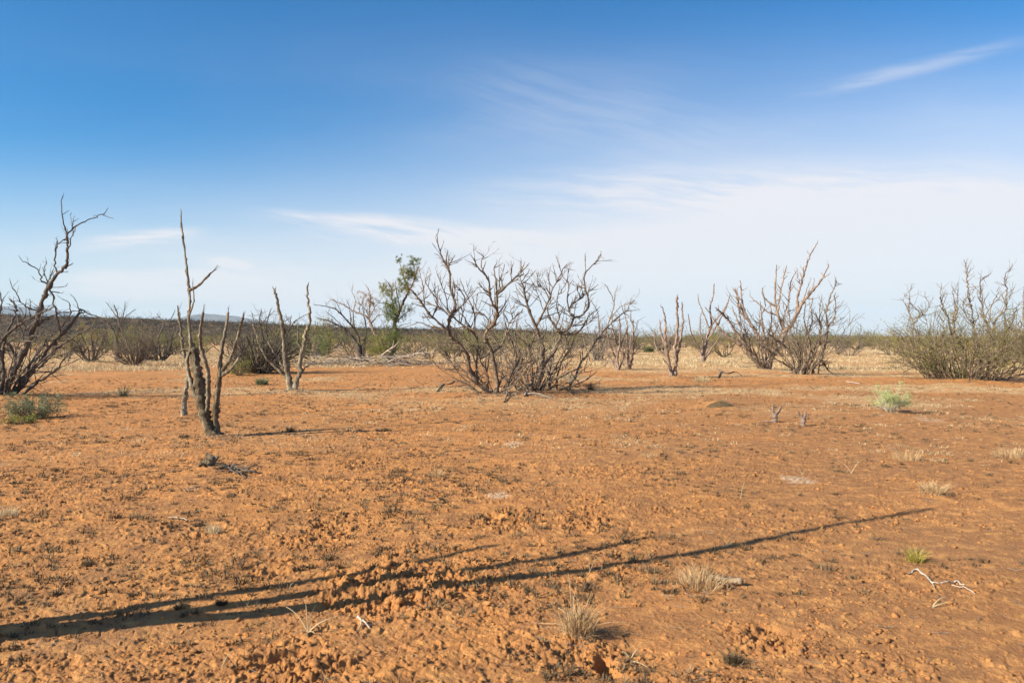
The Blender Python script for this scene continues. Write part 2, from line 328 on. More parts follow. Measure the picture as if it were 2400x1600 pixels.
# ------------------------------------------------------------------ mesh builder
class MB:
    def __init__(s): s.v = []; s.q = []; s.t = []; s.n = 0
    def add(s, v, q=None, t=None):
        v = np.asarray(v, float).reshape(-1, 3); s.v.append(v)
        if q is not None and len(q): s.q.append(np.asarray(q, np.int64).reshape(-1, 4) + s.n)
        if t is not None and len(t): s.t.append(np.asarray(t, np.int64).reshape(-1, 3) + s.n)
        s.n += len(v)
    def tube(s, pts, rad, sides=5, rough=0.0, cap=True):
        pts = np.asarray(pts, float); n = len(pts)
        if n < 2: return
        rad = np.broadcast_to(np.asarray(rad, float), (n,))
        tg = np.gradient(pts, axis=0); tg /= np.linalg.norm(tg, axis=1)[:, None] + 1e-9
        up = np.array([0.31, 0.87, 0.12]) if abs(tg[0] @ np.array([0.31, 0.87, 0.12])) < 0.85 else np.array([1.0, 0, 0])
        a = np.cross(tg, up); a /= np.linalg.norm(a, axis=1)[:, None] + 1e-9
        b = np.cross(tg, a)
        th = np.linspace(0, 2 * np.pi, sides, endpoint=False)
        rr = rad[:, None] * np.ones((1, sides))
        if rough: rr = rr * (1 + rough * rng.normal(0, 1, (n, sides))) * (1 + rough * 0.8 * np.sin(th * 3 + rng.random() * 6)[None, :])
        v = pts[:, None, :] + rr[:, :, None] * (np.cos(th)[None, :, None] * a[:, None, :] + np.sin(th)[None, :, None] * b[:, None, :])
        v = v.reshape(-1, 3)
        i = np.arange(n - 1)[:, None] * sides; j = np.arange(sides)[None, :]; j2 = (j + 1) % sides
        q = np.stack([i + j, i + j2, i + sides + j2, i + sides + j], -1).reshape(-1, 4)
        t = None
        if cap:
            v = np.vstack([v, pts[-1] + tg[-1] * rad[-1] * 0.6]); k = (n - 1) * sides; c = n * sides
            t = [[k + m_, k + (m_ + 1) % sides, c] for m_ in range(sides)]
        s.add(v, q, t)
    def build(s, name, mat, parent=None, smooth=True, origin=None):
        v = np.concatenate(s.v) if s.v else np.zeros((0, 3))
        if origin is not None: v = v - np.asarray(origin)
        me = bpy.data.meshes.new(name); nv = len(v)
        q = np.concatenate(s.q) if s.q else np.zeros((0, 4), np.int64); t = np.concatenate(s.t) if s.t else np.zeros((0, 3), np.int64)
        me.vertices.add(nv); me.vertices.foreach_set('co', v.astype(np.float32).ravel())
        nl = len(q) * 4 + len(t) * 3; me.loops.add(nl); me.loops.foreach_set('vertex_index', np.concatenate([q.ravel(), t.ravel()]).astype(np.int32))
        npoly = len(q) + len(t); me.polygons.add(npoly)
        st = np.concatenate([np.arange(len(q)) * 4, len(q) * 4 + np.arange(len(t)) * 3]).astype(np.int32)
        me.polygons.foreach_set('loop_start', st)
        if smooth: me.polygons.foreach_set('use_smooth', np.ones(npoly, bool))
        me.update(calc_edges=True); me.validate()
        me.materials.append(M[mat] if isinstance(mat, str) else mat)
        o = bpy.data.objects.new(name, me); COL.objects.link(o)
        if parent is not None: o.parent = parent
        return o
def rvec(): 
    v = rng.normal(0, 1, 3); return v / np.linalg.norm(v)
def unit(v): return v / (np.linalg.norm(v) + 1e-9)

def leaves(mb, centres, size, aspect=0.30):
    """one small folded quad per leaf"""
    c = np.asarray(centres); n = len(c)
    if n == 0: return
    a = rng.normal(0, 1, (n, 3)); a /= np.linalg.norm(a, axis=1)[:, None]
    b = np.cross(a, rng.normal(0, 1, (n, 3))); b /= np.linalg.norm(b, axis=1)[:, None] + 1e-9
    sz = size * rng.uniform(0.6, 1.3, (n, 1)); a = a * sz; b = b * sz * aspect
    v = np.stack([c, c + a * 0.5 + b * 0.5, c + a, c + a * 0.5 - b * 0.5], 1).reshape(-1, 3)
    k = np.arange(n)[:, None] * 4 + np.arange(4)[None, :]
    mb.add(v, k)

def blades(mb, base, height, lean, width, bend=0.5):
    """curved grass blades: arrays of base points (n,3), height (n), lean vectors (n,2), width (n)"""
    n = len(base); ang = rng.uniform(0, 2 * np.pi, n); wv = np.stack([np.cos(ang), np.sin(ang), np.zeros(n)], 1) * width[:, None] / 2
    L = np.stack([lean[:, 0], lean[:, 1], np.zeros(n)], 1) * height[:, None]; hz = np.zeros((n, 3)); hz[:, 2] = height
    m = base + L * (0.5 - bend * 0.25) + hz * 0.58; tip = base + L + hz * rng.uniform(0.75, 1, (n, 1))
    v = np.stack([base - wv, base + wv, m + wv * 0.7, m - wv * 0.7, tip], 1).reshape(-1, 3)
    k = np.arange(n)[:, None] * 5
    mb.add(v, k + np.array([[0, 1, 2, 3]]), k + np.array([[3, 2, 4]]))

def grow(mb, p, d, L, r, lvl, tips, wig=0.13, up=0.06, seg=0.09, child=0.5, knob=1.35, sides=4, ang=(0.5, 1.1), rtip=0.35):
    n = max(3, int(L / seg)); pts = [p]; step = L / n; side = unit(np.cross(d, rvec())); kids = []
    for i in range(n):
        side = -side if rng.random() < 0.75 else unit(np.cross(d, rvec()))
        d = unit(d + side * wig * rng.uniform(0.4, 1.2) + np.array([0, 0, up]) + rvec() * wig * 0.35)
        p = p + d * step; pts.append(p)
        if lvl > 0 and i > 0 and i < n and rng.random() < child: kids.append((p, d, 1 - i / n))
    t = np.linspace(0, 1, n + 1); rad = r * (1 - (1 - rtip) * t)
    if knob > 1: rad = rad * np.where(rng.random(n + 1) < 0.45, knob, 1.0)
    mb.tube(pts, rad, sides)
    tips.append(pts[-1]); tips.append(pts[len(pts) // 2])
    for (q, dd, u) in kids:
        a = rng.uniform(*ang); ax = unit(np.cross(dd, rvec())); nd = unit(dd * math.cos(a) + ax * math.sin(a))
        grow(mb, q, nd, L * rng.uniform(0.25, 0.6) * (0.5 + 0.5 * u), r * 0.6, lvl - 1, tips, wig, up, seg, child * 0.8, knob, 3 if sides < 5 else 4, ang, rtip)

def catmull(P, k):
    P = np.asarray(P, float)
    if len(P) < 3:
        t = np.linspace(0, 1, k + 1)[:, None]; return P[0] * (1 - t) + P[-1] * t
    Q = np.vstack([2 * P[0] - P[1], P, 2 * P[-1] - P[-2]]); out = []
    for i in range(1, len(Q) - 2):
        for s in range(k):
            t = s / k
            out.append(0.5 * ((2 * Q[i]) + (-Q[i - 1] + Q[i + 1]) * t + (2 * Q[i - 1] - 5 * Q[i] + 4 * Q[i + 1] - Q[i + 2]) * t * t + (-Q[i - 1] + 3 * Q[i] - 3 * Q[i + 1] + Q[i + 2]) * t ** 3))
    out.append(Q[-2]); return np.array(out)

def tree(name, label, cat, cr, base, limbs, mat='grey', twigmat=None, group=None, spread=0.5, twig=(3.0, 0.15, 0.5), twl=1, knob=1.4,
         sides=7, extra=0, ex=(0.8, 2.2, 0.9), exr=0.03, foliage=None, rough=0.06, wscale=1.0, depth=None, rmul=1.0, jit=0.012, part='stem', tip_taper=True, fol_part='foliage', exs=None):
    """limbs: ([(x,y)...], w0, w1) in crop pixels; each gets its own distance, joined to the limb it starts on"""
    ox, oy, s = crop(cr)
    def S(x, y): return (ox + x / s, oy + y / s)
    bx, by = S(*base); gx, D = gnd(bx, by) if depth is None else ((bx - 1200) / F * depth, depth)
    gz = H(gx, D); root = thing(name, label, cat, (gx, D, gz), group); O = np.array([gx, D, gz])
    done = []; tips_all = []
    def w3(x, y, off):
        sx, sy = S(x, y); d = D + off; return np.array([(sx - 1200) / F * d, d, CH + (HY - sy) / F * d])
    for k, lb in enumerate(limbs):
        P, w0, w1 = lb[:3]; P = [tuple(map(float, q)) for q in P]; off0 = rng.uniform(-0.1, 0.1); par = None
        if done and not (len(lb) > 3 and lb[3] == 'base'):
            best = None
            for dd in done:
                dist = np.hypot(dd['pp'][:, 0] - P[0][0], dd['pp'][:, 1] - P[0][1]); i = int(dist.argmin())
                if best is None or dist[i] < best[0]: best = (dist[i], dd, i)
            if not (math.hypot(P[0][0] - base[0], P[0][1] - base[1]) < 28): par = best[1]; off0 = par['off'][best[2]]; P[0] = tuple(par['pp'][best[2]])
        plen = sum(math.dist(P[i], P[i + 1]) for i in range(len(P) - 1)) / s / F * D
        off1 = off0 + rng.uniform(-1, 1) * spread * plen
        segs = max(2, int(math.ceil(plen / (len(P) - 1) / (0.035 if D < 15 else 0.07))))
        pp = catmull(P, min(segs, 16)); n = len(pp); t = np.linspace(0, 1, n)
        off = off0 + (off1 - off0) * t ** 1.2
        W = np.array([w3(x, y, o) for (x, y), o in zip(pp, off)])
        W[0, 2] = W[0, 2] if par else min(W[0, 2], H(W[0, 0], W[0, 1]) - 0.06)
        W[1:-1] += rng.normal(0, jit, (n - 2, 3))
        W[:, 2] = np.maximum(W[:, 2], -0.1)
        rad = (w0 + (w1 - w0) * t ** 0.85) / 2 / s / F * D * wscale
        if not par: rad = rad * (1 + 0.35 * np.exp(-t * n * 0.07 / 0.12))
        rad2 = rad * (1 + 0.09 * rng.normal(0, 1, n)) * np.where(rng.random(n) < 0.12, 1 + (knob - 1) * 0.7, 1)
        mb = MB(); mb.tube(W, rad2, sides if w0 > 12 else 5, rough)
        if w1 >= 8 and mat in ('snag', 'pink'):
            for _ in range(4):
                a = unit(W[-1] - W[-3]); q0 = W[-1] + rvec() * rad[-1] * 0.6; mb.tube([q0 - a * 0.05, q0 + a * 0.03, q0 + a * rng.uniform(0.05, 0.14) + rvec() * 0.01], [rad[-1] * 0.35, rad[-1] * 0.25, 0.002], 4)
        tips = []
        tl = plen * twig[0]; cnt = rng.poisson(max(tl, 0.01)) if tl > 0 else 0
        for _ in range(cnt):
            u = rng.uniform(0.22 if not par else 0.1, 1.0) ; i = min(int(u * (n - 1)), n - 2)
            tg = unit(W[i + 1] - W[i]); ax = unit(np.cross(tg, rvec())); a = rng.uniform(0.45, 1.15)
            dd = unit(tg * math.cos(a) + ax * math.sin(a)); LL = rng.uniform(twig[1], twig[2]) * (1.15 - 0.5 * u)
            grow(mb, W[i], dd, LL, min(rad[i] * 0.5, 0.0075 * D / 19 + 0.002) * rmul, twl, tips, knob=knob)
        if w1 < 14 and twig[0] > 0:
            grow(mb, W[-1], unit(W[-1] - W[-2]), rng.uniform(0.06, 0.14), rad[-1] * 0.8, 0, tips, knob=knob)
        tips_all += tips
        if par is None:
            ob = mb.build(part, 'rough' if lb[-1] == 'rough' else mat, root, origin=O); me = ob
        else:
            top = par['obj'] if par['top'] is None else par['top']; ob = mb.build('branch', mat, top, origin=O); me = top
        done.append(dict(pp=pp, off=off, obj=ob, top=None if par is None else me))
    if extra:
        tips = []
        mb = MB()
        for _ in range(extra):
            a = rng.uniform(0, 2 * np.pi); r0 = rng.uniform(0, ex[2] * 0.25) if exs is None else exs * math.sqrt(rng.random()); q = np.array([gx + math.cos(a) * r0, D + math.sin(a) * r0, gz - 0.03])
            el = rng.uniform(0.35, 1.25); dd = np.array([math.cos(a) * math.cos(el) * ex[2], math.sin(a) * math.cos(el) * ex[2], math.sin(el)])
            grow(mb, q, unit(dd), rng.uniform(ex[0], ex[1]), exr * rng.uniform(0.6, 1.1), 2, tips, wig=0.26, up=0.04, seg=0.13, child=0.55, knob=knob, sides=5)
        mb.build('inner_stems', twigmat or mat, root, origin=O); tips_all += tips
    if foliage:
        for spec in foliage:
            fm, n, size, mode = spec[:4]
            mb = MB()
            if mode == 'tips':
                lo, hi = spec[4]      # height window
                T = np.array([q for q in tips_all if lo <= q[2] <= hi])
                if len(T) == 0: continue
                c = T[rng.integers(0, len(T), n)] + rng.normal(0, spec[5], (n, 3))
                leaves(mb, c, size)
            else:
                cs = []
                for (cx, cy, cr_, wt) in spec[4]:
                    k = int(n * wt); r_ = cr_ / s / F * D; c0 = w3(cx, cy, rng.uniform(-0.3, 0.3))
                    sub = rng.normal(0, 0.62, (max(8, k // 36), 3)) * r_        # clumps inside the clump leave gaps
                    c = sub[rng.integers(0, len(sub), k)] + rng.normal(0, 0.11, (k, 3)) * r_ * np.array([1, 1, 1.3]); cs.append(c + c0)
                    for q in sub[:14]:
                        st = c0 + q * 0.2 - np.array([0, 0, r_ * 0.4]); mb2 = MB()
                c = np.concatenate(cs); c = c[c[:, 2] > 0.02]; leaves(mb, c, size)
            mb.build(fol_part, fm, root, origin=O, smooth=False)
    return root, O, tips_all

# ------------------------------------------------------------------ the ground: one sheet to the horizon
def build_ground():
    # rings of radius r, finest where the camera sees them closest
    r = [0.02, 0.3, 0.8, 1.4, 2.0, 2.4]
    while r[-1] < 9000:
        d = r[-1]
        dr = max(0.0062, 0.62 * d * d / (CH * 797)) if d < 45 else d * 0.035
        if d < 2.9: dr = 0.012
        r.append(d + dr)
    r = np.array(r)
    a_in = np.linspace(-38, 38, 1500); a_out = np.concatenate([np.linspace(38, 322, 72)[1:-1]])
    ang = np.radians(np.concatenate([a_in, a_out])); na = len(ang); nr = len(r)
    xx = np.sin(ang)[None, :] * r[:, None]; yy = np.cos(ang)[None, :] * r[:, None]
    x = xx.ravel(); y = yy.ravel()
    z = full_h(x, y)
    v = np.stack([x, y, z], 1)
    i = np.arange(nr - 1)[:, None] * na; j = np.arange(na)[None, :]; j2 = (j + 1) % na
    q = np.stack([i + j, i + na + j, i + na + j2, i + j2], -1).reshape(-1, 4)
    mb = MB(); mb.v.append(v); mb.q.append(q); mb.n = len(v)
    o = mb.build('ground', 'soil'); me = o.data
    st = straw_mask(x, y); cm = clod_mask(x, y)
    pale = np.zeros(len(x)); 
    for e in [(1200, 1036, 22, 4, 1), (1165, 1165, 26, 6, 1), (1870, 1122, 34, 8, 1), (2040, 825, 60, 4, 1), (450, 1147, 20, 5, .5), (2175, 985, 30, 5, .6)]:
        pale = np.maximum(pale, e[4] * sstep(1.3 - ell(x, y, e) + 0.3 * perlin(x * 9, y * 9, 55), 0, 0.5))
    crust = np.clip(0.15 + 0.85 * sstep(x / np.maximum(y, 0.1), -0.15, 0.42) + 0.3 * fbm(x * 0.4, y * 0.4, 800, 3), 0, 1) * sstep(np.hypot(x, y), 30, 18)
    for nm, arr in (('crust', crust), ('straw', st), ('broken', cm), ('pale', pale)):
        at = me.attributes.new(nm, 'FLOAT', 'POINT'); at.data.foreach_set('value', arr.astype(np.float32))
    o['label'] = 'bare red sandy desert ground with broken crust and dry straw patches'; o['kind'] = 'structure'
build_ground()

# ------------------------------------------------------------------ far hills
def ridge(name, label, D, profile, depth, mat, bumps, nx=260, ny=24, cap=0.35):
    """profile: list of (px, py) of the skyline as seen at distance D"""
    P = np.array(profile, float); px = np.linspace(P[0, 0], P[-1, 0], nx); py = np.interp(px, P[:, 0], P[:, 1])
    x = (px - 1200) / F * D; top = CH + (HY - py) / F * D
    t = np.linspace(0, 1, ny); prof = np.clip(t / cap, 0, 1) ** 0.8
    XX = x[:, None] * (1 + 0 * t[None, :]); YY = D + depth * t[None, :] + 0 * x[:, None]; YY = YY - depth * cap
    ZZ = -1 + (top[:, None] + 1) * prof[None, :]
    sc_ = max(top.max(), 1)
    ZZ = ZZ + bumps * sc_ * fbm(XX / sc_ * 0.8, YY / sc_ * 0.8, 200, 5) * np.minimum(prof[None, :] * 1.0, 1) * (0.4 + 0.6 * (1 - prof[None, :]))
    YY = YY + bumps * sc_ * 2.0 * fbm(XX / sc_ * 0.25, ZZ * 0, 300, 3)
    v = np.stack([XX, YY, ZZ], -1).reshape(-1, 3)
    i = np.arange(nx - 1)[:, None] * ny; j = np.arange(ny - 1)[None, :]
    q = np.stack([i + j, i + ny + j, i + ny + j + 1, i + j + 1], -1).reshape(-1, 4)
    mb = MB(); mb.add(v, q); o = mb.build(name, mat); o['label'] = label; o['kind'] = 'structure'; return o
def hill_material(name, a, b, c, s):
    m, t, p, _ = new_mat(name); g = t.nodes.new('ShaderNodeNewGeometry').outputs['Position']
    mp = t.nodes.new('ShaderNodeMapping'); mp.inputs['Scale'].default_value = (1, 0.5, 2.2); t.links.new(g, mp.inputs[0])
    col = ramp(t, noise(t, mp.outputs[0], s, 6, 0.7), [(0.36, a), (0.5, b), (0.64, c)])
    t.links.new(col, p.inputs['Base Color']); p.inputs['Roughness'].default_value = 1; p.inputs['Specular IOR Level'].default_value = 0; return m
M['ridgebrush'] = leaf_material('ridge_brush_leaves', (0.018, 0.015, 0.011), (0.040, 0.032, 0.022), (0.095, 0.072, 0.042), 0.0, 0.03)
M['mesa'] = hill_material('scrub_slope', (0.03, 0.022, 0.016), (0.07, 0.05, 0.034), (0.16, 0.11, 0.07), 0.12)
M['mount'] = hill_material('bare_rock', (0.10, 0.075, 0.055), (0.15, 0.11, 0.08), (0.2, 0.15, 0.11), 0.004)
MESA = [(-900, 728), (-300, 732), (0, 738), (170, 742), (330, 747), (450, 752), (580, 757), (700, 763), (820, 768), (980, 771), (1200, 773), (1320, 779), (1450, 789), (1500, 793)]
ridge('hills', 'long low flat-topped scrubby ridge across the left horizon', 620, MESA, 160, 'mesa', 0.05, 500, 40)
ridge('hills', 'distant blue mountain rising behind the ridge left of centre', 9000, [(330, 775), (400, 748), (440, 739), (470, 734), (495, 740), (540, 746), (600, 756), (680, 768), (800, 785), (900, 792)], 2500, 'mount', 0.05, 160, 24, 0.5)
ridge('hills', 'distant blue mountain at the far left edge', 9000, [(-500, 760), (-300, 735), (-150, 716), (-60, 712), (0, 722), (40, 733), (90, 745), (160, 752), (260, 765), (400, 790)], 2500, 'mount', 0.05, 160, 24, 0.5)
ridge('hills', 'faint low blue hills on the right horizon', 9000, [(1560, 792), (1620, 786), (1690, 780), (1730, 778), (1770, 783), (1850, 786), (1950, 784), (2080, 787), (2200, 791), (2700, 792)], 1500, 'mount', 0.05, 120, 16, 0.5)

# ------------------------------------------------------------------ traced trees and shrubs
# weathered snag, left
tree('snag', 'tall pale weathered snag with a splintered top and several broken stems', 'dead tree', 'c2', (368, 1480), [
    ([(372, 1482), (330, 1390), (295, 1270), (280, 1140), (258, 1030), (248, 935)], 74, 50, 'rough'),
    ([(300, 1290), (250, 1200), (215, 1090), (205, 1000), (228, 930), (220, 830), (215, 740), (222, 640), (212, 520), (196, 370), (178, 240), (170, 170), (168, 95)], 30, 7),
    ([(390, 1470), (378, 1350), (388, 1220), (405, 1105)], 40, 30, 'rough'),
    ([(405, 1105), (412, 970), (438, 830), (455, 712)], 26, 17),
    ([(418, 1085), (470, 990), (510, 880), (547, 742)], 24, 13),
    ([(420, 1100), (480, 1050), (540, 950), (582, 900), (572, 862)], 20, 7),
    ([(345, 1350), (336, 1200), (328, 1060), (292, 930), (285, 830), (303, 712)], 28, 15),
    ([(236, 740), (246, 640), (240, 530)], 14, 4), ([(226, 580), (270, 550), (330, 490), (364, 460)], 20, 8),
    ([(250, 945), (180, 938), (120, 975)], 22, 6),
], mat='snag', spread=0.22, twig=(4.0, 0.012, 0.045), twl=0, rmul=3.0, sides=14, rough=0.11, knob=1.5, jit=0.003)
tree('snag', 'short leaning snag stem just left of the tall splintered snag', 'dead tree', 'c2', (183, 1352), [
    ([(183, 1352), (188, 1270), (200, 1180), (210, 1080), (182, 940), (165, 820), (150, 700)], 36, 12), ([(196, 1000), (160, 960), (128, 940)], 12, 5),
    ([(160, 800), (166, 740), (158, 690)], 8, 4)], mat='snag', spread=0.2, twig=(0.6, 0.04, 0.1), sides=10, rough=0.09, jit=0.008)
tree('snag', 'pale V-shaped snag with two tall bare prongs and slender side stems', 'dead tree', 'c2', (855, 1197), [
    ([(848, 1197), (822, 1080), (802, 960), (790, 830), (775, 720), (750, 610), (740, 575)], 42, 10),
    ([(862, 1190), (890, 1080), (908, 960), (932, 860), (957, 740), (948, 640), (945, 545)], 34, 9),
    ([(905, 955), (885, 880), (884, 800)], 15, 9), ([(838, 1130), (750, 1050), (680, 970), (640, 880), (608, 780)], 20, 8),
    ([(830, 1105), (770, 1010), (700, 890)], 14, 7), ([(872, 1130), (920, 1060), (985, 1008)], 15, 6), ([(795, 850), (830, 790), (842, 740)], 8, 4)],
     mat='snag', spread=0.35, twig=(0.5, 0.1, 0.3), sides=10, rough=0.08)

# dark mesquite at the left edge
tree('bare_mesquite', 'dark bare mesquite at the left edge with one tall forked branch', 'shrub', 'c1', (30, 1290), [
    ([(40, 1290), (60, 1180), (130, 1040), (210, 860), (240, 770), (270, 680), (300, 600), (350, 530), (405, 475), (415, 380), (410, 285)], 40, 11),
    ([(410, 285), (390, 220), (378, 150), (380, 65)], 9, 5), ([(410, 285), (460, 240), (520, 205), (590, 180), (645, 150)], 10, 5),
    ([(412, 400), (438, 300), (460, 255)], 7, 4), ([(345, 530), (335, 440), (350, 350), (405, 310)], 11, 7),
    ([(290, 600), (250, 560), (235, 510), (180, 470), (132, 442)], 10, 4), ([(290, 600), (272, 520), (283, 450)], 8, 4), ([(300, 580), (322, 510)], 6, 4),
    ([(240, 760), (180, 740), (130, 700), (95, 640), (68, 590)], 10, 4), ([(60, 1290), (150, 1170), (250, 1060), (330, 950), (400, 880), (480, 780), (490, 745), (540, 770)], 28, 7, 'base'),
    ([(150, 1170), (260, 1060), (380, 960), (470, 900), (550, 855)], 18, 6), ([(210, 860), (290, 800), (360, 770), (470, 755)], 13, 5),
    ([(300, 600), (330, 690), (345, 780), (370, 870), (365, 930)], 10, 7), ([(0, 1010), (60, 940), (220, 910), (320, 900)], 15, 6),
    ([(10, 1290), (20, 1100), (0, 960), (100, 850), (220, 780), (330, 730)], 26, 7, 'base'), ([(480, 745), (465, 700), (445, 665)], 7, 4),
    ([(20, 1290), (10, 1100), (40, 900), (100, 750), (65, 690)], 26, 6, 'base'), ([(30, 1290), (100, 1100), (150, 960), (90, 760)], 24, 6, 'base'),
    ([(-20, 1290), (-60, 1050), (-30, 860), (5, 740), (0, 640)], 30, 6, 'base'), ([(0, 1290), (-120, 1100), (-220, 900), (-260, 700), (-300, 560)], 34, 7, 'base'),
    ([(-10, 1290), (-160, 1180), (-330, 1040), (-430, 880), (-460, 740)], 28, 6, 'base'), ([(-60, 1050), (-140, 850), (-130, 620), (-180, 470)], 18, 5),
    ([(100, 860), (150, 780), (160, 700)], 8, 4), ([(330, 860), (420, 800), (430, 720), (380, 680)], 8, 4), ([(110, 1290), (200, 1210), (330, 1130), (420, 1010), (480, 960)], 20, 5, 'base')],
     mat='dark', twigmat='dark', spread=0.55, twig=(4.2, 0.12, 0.45), twl=1, extra=20, ex=(0.9, 2.3, 1.1), exr=0.020, knob=1.9)

# the big bare pair in the centre
tree('bare_mesquite', 'big bare mesquite left of centre with knobby branches, its longest pointing up left', 'shrub', 'c4', (790, 1445), [
    ([(780, 1450), (700, 1400), (620, 1320), (572, 1230), (560, 1130), (500, 1030), (420, 970), (380, 900), (300, 830), (230, 760), (180, 690), (130, 620), (90, 580), (60, 550)], 46, 7),
    ([(418, 968), (400, 900), (402, 820), (430, 760), (455, 700), (440, 640), (412, 560), (410, 460), (385, 370), (340, 290), (320, 220), (300, 130), (308, 90)], 32, 6),
    ([(378, 362), (410, 345), (425, 320), (442, 293)], 10, 6), ([(430, 770), (500, 710), (537, 670), (520, 600), (480, 560), (450, 520)], 14, 8),
    ([(200, 705), (190, 650), (188, 560), (170, 480), (150, 400)], 13, 5), ([(330, 720), (300, 670), (235, 560), (200, 490), (222, 460)], 13, 5),
    ([(420, 790), (340, 730), (260, 690), (190, 660), (100, 640)], 14, 5), ([(405, 920), (300, 880), (230, 870), (150, 840), (60, 870)], 17, 5),
    ([(555, 1280), (440, 1190), (360, 1120), (300, 1030), (230, 950), (180, 920)], 15, 5),
    ([(800, 1450), (800, 1330), (782, 1200), (762, 1100), (720, 1010), (700, 970), (722, 900), (765, 860), (795, 800), (800, 730), (768, 690), (740, 600), (735, 500), (700, 440), (650, 390), (625, 350), (612, 320)], 42, 8),
    ([(795, 750), (802, 650), (798, 570), (790, 470), (775, 400), (785, 365)], 24, 7), ([(802, 610), (850, 560), (920, 500), (980, 440), (1030, 395), (1058, 360)], 22, 7),
    ([(700, 975), (620, 910), (520, 860), (430, 790), (392, 740)], 20, 9), ([(722, 480), (682, 400), (670, 330), (685, 290), (647, 260)], 11, 5),
    ([(830, 570), (820, 500), (850, 430), (860, 380)], 10, 6), ([(965, 450), (1000, 390), (1002, 322)], 9, 5), ([(930, 490), (922, 420), (936, 350)], 9, 5),
    ([(762, 1110), (830, 1040), (870, 950), (900, 850), (970, 780), (1010, 740)], 16, 7), ([(735, 640), (690, 590), (640, 600), (625, 700)], 8, 4),
    ([(660, 1330), (632, 1200), (640, 1100), (640, 1000), (600, 920), (560, 850), (520, 780), (505, 720)], 20, 7), ([(600, 920), (620, 820), (590, 700), (540, 600), (498, 490)], 15, 6),
    ([(540, 600), (560, 560), (550, 520)], 7, 4), ([(345, 740), (290, 620), (285, 530)], 8, 4), ([(400, 700), (370, 600), (335, 520), (330, 465)], 11, 5), ([(440, 640), (450, 560), (440, 500)], 9, 6),
    ([(860, 1445), (900, 1330), (960, 1200), (1000, 1100), (940, 1040), (905, 960), (880, 880), (850, 760)], 18, 6, 'base'), ([(720, 1420), (720, 1260), (660, 1150), (700, 1080), (600, 1040)], 16, 5, 'base'),
    ([(750, 860), (700, 780), (640, 740), (600, 640)], 13, 5), ([(900, 850), (860, 760), (870, 700)], 8, 5), ([(930, 820), (915, 750), (945, 695)], 12, 7)],
     mat='brown', twigmat='brown', spread=0.42, twig=(8.0, 0.15, 0.62), twl=1, knob=2.1, rmul=1.0, sides=9, extra=20, ex=(0.9, 2.2, 1.6), exr=0.016, jit=0.006, wscale=0.93)
tree('bare_mesquite', 'big bare mesquite right of centre with dense knobby branches fanning right', 'shrub', 'c4', (1100, 1410), [
    ([(1080, 1412), (1140, 1330), (1182, 1200), (1182, 1100), (1170, 1000), (1125, 880), (1070, 740), (1040, 640), (1020, 540), (1000, 495)], 54, 8),
    ([(1000, 505), (1050, 440), (1060, 428)], 9, 6), ([(1020, 520), (1070, 470), (1104, 428)], 9, 6), ([(1128, 880), (1180, 770), (1240, 640), (1260, 570), (1300, 500), (1340, 420), (1370, 370)], 22, 6),
    ([(1340, 415), (1312, 350), (1298, 302)], 7, 4), ([(1190, 1190), (1260, 1110), (1300, 1040), (1332, 940), (1290, 880), (1240, 800), (1222, 720), (1262, 650)], 38, 7),
    ([(1330, 930), (1400, 890), (1440, 800), (1400, 740), (1430, 690), (1500, 640), (1560, 590), (1625, 540)], 26, 6),
    ([(1440, 800), (1520, 770), (1570, 680), (1540, 560), (1530, 460), (1560, 400), (1620, 340), (1660, 280), (1670, 262)], 20, 6), ([(1555, 430), (1540, 360), (1535, 290)], 7, 4),
    ([(1405, 740), (1390, 640), (1400, 540), (1390, 470), (1400, 400)], 13, 5), ([(1290, 880), (1320, 800), (1300, 720), (1310, 620), (1340, 580), (1380, 500)], 15, 5),
    ([(1390, 1390), (1450, 1300), (1500, 1180), (1570, 1090), (1640, 980), (1720, 880), (1830, 780), (1890, 740), (1905, 690), (1940, 662)], 24, 5, 'base'),
    ([(1110, 1400), (1200, 1370), (1290, 1310), (1400, 1260), (1480, 1222)], 22, 9, 'base'), ([(1220, 1400), (1300, 1365), (1420, 1370), (1540, 1320), (1620, 1262)], 16, 6, 'base'),
    ([(1090, 1405), (1092, 1250), (1080, 1130), (1062, 1050), (1040, 960), (990, 900)], 24, 9), ([(1070, 1400), (1000, 1320), (950, 1230), (962, 1100), (930, 1020), (900, 930)], 20, 8),
    ([(1240, 1320), (1240, 1220), (1262, 1130)], 24, 12, 'base'), ([(1060, 730), (1000, 680), (950, 640)], 12, 7), ([(1040, 650), (990, 590), (962, 545)], 9, 5),
    ([(1200, 740), (1130, 570), (1090, 490)], 8, 4), ([(1240, 640), (1190, 560), (1140, 520), (1145, 435)], 12, 5), ([(1270, 560), (1230, 480), (1235, 430)], 9, 5),
    ([(1420, 880), (1480, 860), (1560, 850), (1640, 760)], 16, 6), ([(1500, 640), (1470, 560), (1480, 520)], 9, 5), ([(1330, 940), (1420, 940), (1500, 900), (1560, 800), (1640, 730)], 14, 6),
    ([(1300, 1300), (1350, 1150), (1420, 1050), (1460, 930)], 14, 6, 'base'), ([(1000, 1000), (940, 960), (900, 1000)], 9, 5)],
     mat='brown', twigmat='brown', spread=0.42, twig=(9.5, 0.15, 0.62), twl=1, knob=2.1, rmul=1.0, sides=9, extra=24, ex=(0.9, 2.3, 1.6), exr=0.016, jit=0.006, wscale=0.93)

